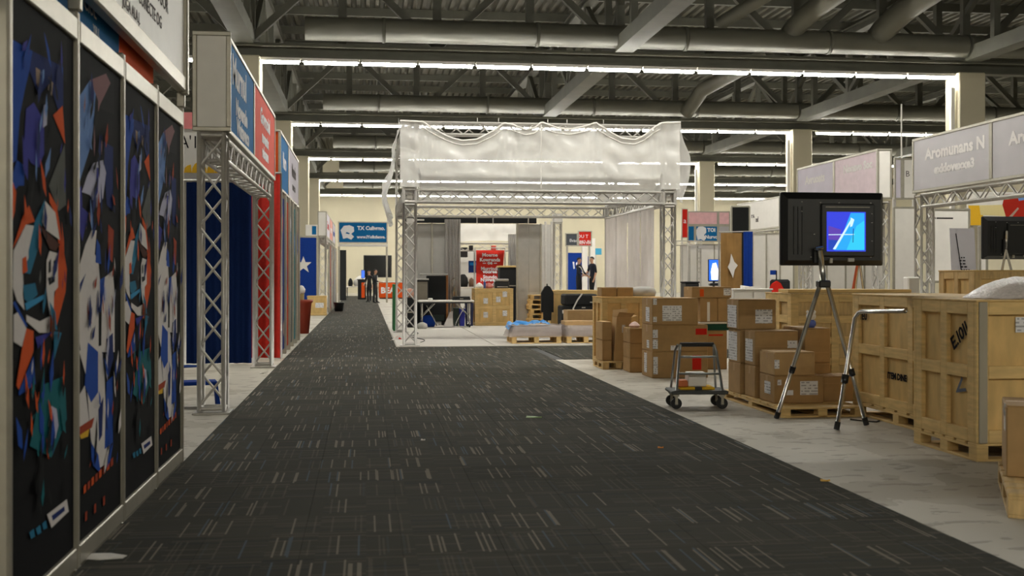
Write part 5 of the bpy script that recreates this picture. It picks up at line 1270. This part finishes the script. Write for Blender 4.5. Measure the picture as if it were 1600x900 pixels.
bc2 = thing('road_case', 'small black case behind the crate with the grey bundle', 'case', (x - .15, 24, 0)); MB().cham(0, .3, 0, .4, 0, 1.28, .015).build('body', BLACK, bc2); MB().cham(-.01, .31, -.01, .41, 1.28, 1.31, .006).build('lid', BLACKM, bc2)
# star curtain
Y = 24.5; x0, xm, x1 = PX(1126, Y), PX(1159, Y), PX(1175, Y); zt = PZ(1140, 364, Y)
sc = thing('star_curtain', 'tan cloth drape with a white star next to a blue drape', 'drape', (0, Y, 0))
curtain('tan_drape', sc, x0, xm, .02, zt, TAN, .035, 2.5, 0, 51); curtain('blue_drape_panel', sc, xm + .02, x1, .02, zt + .03, NAVY if False else BLUE, .04, 2, -.05, 52)
MB().tube([(x0 - .02, .03, zt + .02), (x1 + .02, .03, zt + .04)], .015, 6).build('rod', ALU, sc)
for x in (x0 - .02, x1 + .02): MB().tube([(x, .06, 0), (x, .06, zt + .04)], .018, 6).build('upright', ALU, sc)
sx, _, sz = at_y(1142, 416, Y); MB().prism([(sx - .02, sz + .28), (sx + .05, sz + .1), (sx + .13, sz + .02), (sx + .06, sz - .08), (sx + .02, sz - .26), (sx - .05, sz - .1), (sx - .1, sz - .02), (sx - .05, sz + .08)], -.09, -.075).build('white_star', WHITE, sc)
Y = 20.2; x0, x1 = PX(1146, Y), PX(1206, Y)
wc = thing('white_cabinet', 'low white cabinet with a paper on it beside the slatted crate', 'cabinet', (x0, Y, .011)); w = x1 - x0; zt = PZ(1170, 451, Y) - .011
MB().cham(0, w, 0, .5, 0.05, zt - .03, .01).build('body', WHITE, wc); MB().cham(-.02, w + .02, -.02, .52, zt - .03, zt, .006).build('top', WHITE, wc); MB().box(.05, w - .05, .05, .45, 0, .05).build('plinth', BLACK, wc)
for i in (0, 1): MB().cham(w * i / 2 + .015, w * (i + 1) / 2 - .015, -.014, 0, .08, zt - .06, .004).build('door', WHITE, wc)
tag(MB().add([(0, 0, .0), (.3, 0, .0), (.3, .25, .0), (0, .25, .0), (0, 0, .03), (.3, 0, .05), (.3, .25, .02), (0, .25, .06)], [(0, 3, 2, 1), (4, 5, 6, 7), (0, 1, 5, 4), (1, 2, 6, 5), (2, 3, 7, 6), (3, 0, 4, 7)]).build('paper_pile', WHITE, None, loc=(x0 + .25, Y + .1, zt + .011)), 'curled white papers on the low white cabinet', 'paper')
Y = 23.0
ch = thing('office_chair', 'black office chair with a red jacket over its back', 'chair', (PX(1219, Y), Y, 0))
MB().cham(-.22, .22, -.02, .05, .75, 1.36, .04).build('backrest', BLACKM, ch); MB().cham(-.24, .24, -.5, .0, .48, .56, .03).build('seat', BLACKM, ch); MB().tube([(0, -.22, .1), (0, -.22, .48)], .03, 8).build('gas_lift', BLACK, ch)
MB().cham(-.02, .02, -.03, .03, .5, .8, .008).build('back_stem', BLACK, ch)
for k in range(5): a = k * 1.257; MB().tube([(0, -.22, .1), (.28 * math.cos(a), -.22 + .28 * math.sin(a), .03)], .022, 6).build('leg', BLACK, ch)
MB().prism([(-.3, .9), (-.12, .84), (.02, .92), (.05, 1.15), (-.02, 1.28), (-.1, 1.33), (-.2, 1.27), (-.28, 1.12)], -.09, -.025).build('red_jacket', INK['red'], ch)
fl = thing('table_flag', 'little blue and white flag on a pole near the red jacket', 'flag', (PX(1213, 24), 24, 0)); MB().tube([(0, 0, .0), (0, 0, 1.55)], .015, 6).build('pole', BLACK, fl); MB().lathe([(.15, 0), (.15, .02)], n=14).build('base', BLACK, fl); MB().box(-.14, 0, -.004, .004, 1.46, 1.56).build('blue_cloth', BLUE, fl); MB().box(-.14, 0, -.004, .004, 1.38, 1.46).build('white_cloth', WHITE, fl)
# white boards and clutter right of the tall truss leg
Y = 23.5; x0, x1 = PX(1452, Y), PX(1516, Y); zt, zb = PZ(1480, 326, Y), PZ(1480, 442, Y)
wb = thing('display_board', 'large blank white display board on legs with tiny print', 'board', (0, Y, 0))
frame_panel(wb, x0, x1, zb, zt, WHITE, fr=.05)
for x in (x0 + .1, x1 - .35, x1 - .04): MB().cham(x - .04, x + .04, .04, .1, 0, zt + .02 if x > x1 - .1 else zb + .05, .006).build('leg', ALU, wb)
MB().box(PX(1463, Y), PX(1489, Y), -.008, -.004, PZ(1470, 342, Y), PZ(1470, 340, Y)).build('printed_line', INKK, wb)
blotch(wb, [(INKK, [(PX(1456, Y), PZ(1458, 342, Y)), (PX(1462, Y), PZ(1458, 342, Y)), (PX(1461, Y), PZ(1458, 339, Y)), (PX(1457, Y), PZ(1458, 340, Y))]), (INKK, [(PX(1458, Y), PZ(1458, 440, Y)), (PX(1461, Y), PZ(1458, 440, Y)), (PX(1460, Y), PZ(1458, 436, Y))])], -.006)
for u0, u1, v in ((1473, 1479, 433), (1473, 1487, 439)): MB().box(PX(u0, Y), PX(u1, Y), -.008, -.004, PZ(1475, v + 1, Y), PZ(1475, v - 1, Y)).build('printed_line', INKK, wb)
Y = 20.6; x0, x1 = PX(1493, Y), PX(1531, Y)
gb = thing('leaning_board', 'grey leaning board with a list of handwritten notes', 'board', (x0, Y, 0)); w = x1 - x0; zt = PZ(1510, 356, Y)
MB().add([(0, 0, 0), (w, 0, 0), (w, .03, 0), (0, .03, 0), (0, .2, zt), (w, .2, zt), (w, .23, zt), (0, .23, zt)], [(0, 3, 2, 1), (4, 5, 6, 7), (0, 1, 5, 4), (1, 2, 6, 5), (2, 3, 7, 6), (3, 0, 4, 7)]).build('board', GREYP, gb)
def onb(x, z): return (x, .2 * z / zt - .004, z)
MB().add([onb(w * .2, zt - .1), onb(w * .24, zt - .1), onb(w * .48, 1.2), onb(w * .44, 1.2)], [(0, 1, 2, 3)]).build('strip', BLACK, gb)
mbn = MB()
for r in range(9):
    xx = w * (.3 + .015 * r)
    while xx < w * (.5 + .05 * r): ww = R.uniform(.02, .06); z = 1.78 - r * .06; mbn.add([onb(xx, z), onb(xx + ww, z), onb(xx + ww, z + .025), onb(xx, z + .025)], [(0, 1, 2, 3)]); xx += ww + .02
mbn.build('handwriting', INKK, gb)
wall('plain white partition edge behind the leaning grey board', 1531, 1542, 356, 21.6, WHITE)
Y = 26.0; x0, x1 = PX(1512, Y), PX(1640, Y); zt, zb = PZ(1560, 300, Y), PZ(1560, 352, Y)
gr = thing('mural_panel', 'mural panel of red, yellow, white and blue shapes behind the long header', 'mural', (0, Y, 0))
MB().cham(x0, x1, 0, .06, zb, zt, .01).build('panel', WHITE, gr)
def G(u, v): return (PX(u, Y), PZ(u, v, Y))
blotch(gr, [(INK['yellow'], [G(1513, 352), G(1513, 321), G(1536, 321), G(1536, 352)]), (flat('pale_yellow_ink', (222, 206, 150)), [G(1532, 336), G(1530, 321), G(1566, 320), G(1572, 338)]), (flat('mural_red', (170, 46, 34)), [G(1566, 320), G(1570, 304), G(1600, 302), G(1638, 305), G(1638, 350), G(1575, 350)]), (INK['sky'], [G(1588, 302), G(1606, 301), G(1602, 312), G(1592, 314)]), (INK['beige'], [G(1575, 340), G(1590, 324), G(1592, 326), G(1578, 343)])], -.004)
for u in (1520, 1632): MB().cham(PX(u, Y) - .04, PX(u, Y) + .04, .06, .12, 0, zb + .1, .006).build('leg', ALU, gr)
tg = thing('twin_panel_sign', 'lilac and white framed sign standing high behind the truss leg', 'sign', (0, 28.5, 0)); Y = 28.5
frame_panel(tg, PX(1397, Y), PX(1410, Y), PZ(1410, 312, Y), PZ(1410, 247, Y), LILAC, fr=.05); p = frame_panel(tg, PX(1410, Y), PX(1432, Y), PZ(1410, 312, Y), PZ(1410, 247, Y), WHITE, fr=.05); text(p, 'B', .22, greyink, PX(1418, Y), PZ(1418, 272, Y), -.007)
for u in (1399, 1430): MB().cham(PX(u, Y) - .04, PX(u, Y) + .04, .04, .1, 0, PZ(1410, 308, Y), .006).build('leg', ALU, tg)
MB().tube([(PX(1410, Y), .05, PZ(1410, 247, Y)), (PX(1410, Y), .05, 6.0)], .02, 6).build('hanger_rod', WHITE, tg)
Y = 13.6; x0 = PX(1522, Y)
crate('tall rough pine crate under the second television', x0, Y, 0, 1.3, .9, 1.5, 3, 2, 2, .1, ply=PLY, bat=PINE2)
st = thing('folding_stand', 'orange and silver folding stand behind the slatted crate', 'stand', (PX(1340, 16.2), 16.2, 0))
for pts, m in ((((-.3, 0, 0), (.02, 0, 1.75)), mat('orange_paint', (200, 90, 50))), (((.26, 0, 0), (.02, 0, 1.75)), CHROME), (((.0, .4, 0), (.02, 0, 1.72)), CHROME)): MB().tube(pts, .02, 8).build('leg', m, st)
MB().cham(-.05, .09, -.05, .05, 1.72, 1.8, .01).build('head', BLACK, st)
MB().tube([(-.28, 0, .2), (.24, 0, .2)], .012, 6).build('brace', CHROME, st)
# two blue items at the foot of the display boards
Y = 19.2; tag(MB().cham(0, .22, 0, .2, 0, 1.42, .02).build('poster_tube_box', WHITE, None, loc=(PX(1398, Y), Y - .5, 0)), 'narrow white carton beside the tall truss leg', 'box')

# ================================================================== PEOPLE
import bmesh
SKINC = mat('skin', (198, 150, 122), .6); HAIR = mat('dark_hair', (28, 22, 20), .7); SUIT = mat('dark_suit', (26, 27, 32), .8); SHIRT = mat('pale_shirt', (206, 200, 196), .8); TEE = mat('navy_tee', (22, 28, 44), .85)
def person(label, loc, rotz, h=1.74, arms=None, top=None, legs=None, stride=.12, sleeve=True):
    top = top or SUIT; legs = legs or SUIT; arms = arms or {}
    k = h / 1.74
    P = {'pelvis': ((0, 0, .95), (.15, .11)), 'waist': ((0, 0, 1.1), (.135, .1)), 'chest': ((0, .0, 1.32), (.165, .115)), 'collar': ((0, .0, 1.44), (.1, .08)), 'neck': ((0, -.01, 1.5), (.055, .055)), 'jaw': ((0, -.035, 1.57), (.06, .075)), 'head': ((0, -.03, 1.645), (.078, .095)), 'crown': ((0, -.02, 1.7), (.055, .065))}
    E = [('pelvis', 'waist'), ('waist', 'chest'), ('chest', 'collar'), ('collar', 'neck'), ('neck', 'jaw'), ('jaw', 'head'), ('head', 'crown')]
    for s, n in ((-1, 'r'), (1, 'l')):
        el, wr = arms.get(n, ((s * .25, .02, 1.12), (s * .26, -.08, .88)))
        P['sh' + n] = ((s * .18, 0, 1.4), (.065, .065)); P['el' + n] = (el, (.046, .046)); P['wr' + n] = (wr, (.03, .03))
        d = (Vector(wr) - Vector(el)).normalized(); pm = Vector(wr) + d * .07
        P['pm' + n] = (tuple(pm), (.034, .022))
        E += [('collar', 'sh' + n), ('sh' + n, 'el' + n), ('el' + n, 'wr' + n), ('wr' + n, 'pm' + n)]
        sd = d.cross(Vector((1, 0, 0))); sd = (sd if sd.length > .1 else Vector((0, 1, 0))).normalized()
        for q, (off, ln) in enumerate(((-.026, .075), (-.009, .085), (.009, .08), (.025, .065))):
            a = pm + d * .02 + sd * off; b = a + d * ln * .55; c = b + (d + Vector((-s * .5, 0, 0))).normalized() * ln * .5
            for nm, pt in (('a', a), ('b', b), ('c', c)): P[f'f{q}{nm}{n}'] = (tuple(pt), (.009, .009))
            E += [('pm' + n, f'f{q}a{n}'), (f'f{q}a{n}', f'f{q}b{n}'), (f'f{q}b{n}', f'f{q}c{n}')]
        a = Vector(wr) + d * .03 - sd * .035; b = a + (d - sd * .8).normalized() * .045
        P['ta' + n] = (tuple(a), (.011, .011)); P['tb' + n] = (tuple(b), (.009, .009)); E += [('wr' + n, 'ta' + n), ('ta' + n, 'tb' + n)]
        P['hp' + n] = ((s * .09, 0, .9), (.1, .1)); P['kn' + n] = ((s * .1, -s * stride * .5 - .02, .5), (.066, .066)); P['an' + n] = ((s * .1, -s * stride, .1), (.045, .045)); P['hl' + n] = ((s * .1, -s * stride + .03, .045), (.042, .042)); P['to' + n] = ((s * .12, -s * stride - .17, .035), (.045, .03))
        E += [('pelvis', 'hp' + n), ('hp' + n, 'kn' + n), ('kn' + n, 'an' + n), ('an' + n, 'hl' + n), ('an' + n, 'to' + n)]
    bm = bmesh.new(); sk = bm.verts.layers.skin.verify(); V = {}
    for n, (p, r) in P.items():
        V[n] = bm.verts.new(Vector(p) * k); V[n][sk].radius = (r[0] * k, r[1] * k); V[n][sk].use_root = n == 'pelvis'
    for a, b in E: bm.edges.new((V[a], V[b]))
    me = bpy.data.meshes.new('person'); bm.to_mesh(me); bm.free()
    o = bpy.data.objects.new('tmp_person', me); COL.objects.link(o)
    m = o.modifiers.new('skin', 'SKIN'); m.branch_smoothing = .6; m.use_smooth_shade = True
    s_ = o.modifiers.new('sub', 'SUBSURF'); s_.levels = 2
    out = bpy.data.meshes.new_from_object(o.evaluated_get(bpy.context.evaluated_depsgraph_get()))
    bpy.data.objects.remove(o)
    out.materials.clear()
    for q in (top, legs, SKINC, BLACK): out.materials.append(q)
    hands = [Vector(P[x + n][0]) * k for n in 'rl' for x in ('wr', 'pm')]; elb = [Vector(P['el' + n][0]) * k for n in 'rl']
    zmin = min(v.co.z for v in out.vertices)
    for f in out.polygons:
        c = f.center; i = 0
        if c.z < .09 * k: i = 3
        elif c.z < .97 * k: i = 1
        if c.z > 1.475 * k: i = 2
        for hnd in hands:
            if (c - hnd).length < .1 * k: i = 2
        if not sleeve and i < 2 and abs(c.x) > .17 * k:
            for e_, w_ in zip(elb, (hands[0], hands[2])):
                if (c - w_).length < .24 * k: i = 2
        f.material_index = i; f.use_smooth = True
    t = tag(link('person', out, None, (loc[0], loc[1], loc[2] - zmin), rotz), label, 'person', None)
    hd = Vector(P['head'][0]) * k
    def cap(u, v):
        a = u * 2 * math.pi; ph = v * 1.75
        y = -math.cos(a) * math.sin(ph)
        lim = 1.0 if y > -.2 else .62
        ph = min(ph, 1.75 * lim)
        return (hd.x + .088 * k * math.sin(a) * math.sin(ph), hd.y + .012 - .106 * k * math.cos(a) * math.sin(ph), hd.z + .012 + .098 * k * math.cos(ph))
    MB().grid(cap, 20, 10).build('hair', HAIR, t, True)
    fz = MB()
    for s in (-1, 1): fz.lathe([(0, -.008), (.01, 0), (0, .008)], (hd.x + s * .032 * k, hd.y - .088 * k, hd.z), 6)
    fz.box(hd.x - .025 * k, hd.x + .025 * k, hd.y - .098 * k, hd.y - .088 * k, hd.z - .066 * k, hd.z - .058 * k); fz.build('eyes_and_mouth', BLACK, t)
    nb = MB().add([(hd.x, hd.y - .09 * k, hd.z), (hd.x - .014, hd.y - .09 * k, hd.z - .04), (hd.x + .014, hd.y - .09 * k, hd.z - .04), (hd.x, hd.y - .118 * k, hd.z - .036)], [(0, 1, 3), (0, 3, 2), (1, 2, 3)])
    for s in (-1, 1): nb.lathe([(0, -.03), (.012, -.015), (.014, .015), (0, .03)], (hd.x + s * .085 * k, hd.y + .01, hd.z), 6)
    nb.build('nose_and_ears', SKINC, t)
    return t
x, y = ground(586, 474)
p1 = person('person in a black suit with a pale tie facing sideways in the aisle', (x, y, .011), 1.2, 1.76, {'r': ((-.24, -.1, 1.16), (-.1, -.32, 1.1)), 'l': ((.26, .04, 1.13), (.27, -.04, .88))}, stride=.05)
MB().prism([(-.02, 1.44), (.02, 1.44), (.03, 1.1), (0, 1.05), (-.03, 1.1)], -.135, -.12).build('tie', SHIRT, p1)
x2, y2 = at_y(577, 0, 60.5)[:2]
person('person in dark clothes standing behind the suited one under the blue gantry sign', (x2, y2 + .6, .011), -.6, 1.72, {'r': ((-.26, .05, 1.14), (-.2, -.18, 1.0))}, stride=.04)
xx = at_y(905, 0, 45)[0]
p3_ = person('person with a pale shoulder strap standing on the riser beside the blue wall', (xx, 45.1, .45), 1.0, 1.72, {'r': ((-.25, -.1, 1.14), (-.12, -.3, 1.05)), 'l': ((.26, -.12, 1.14), (.14, -.36, 1.0))}, TEE, stride=.04)
MB().tube([(-.14, .06, 1.42), (-.1, -.12, 1.34), (.02, -.155, 1.2), (.12, -.15, 1.08)], .018, 6).build('strap', SHIRT, p3_, True)
xx = at_y(927, 0, 45)[0]
person('person in a dark tee with bare arms standing by the rear truss leg', (xx, 45.2, .45), -1.2, 1.76, {'r': ((-.26, -.05, 1.13), (-.22, -.26, 1.02))}, TEE, stride=.05, sleeve=False)
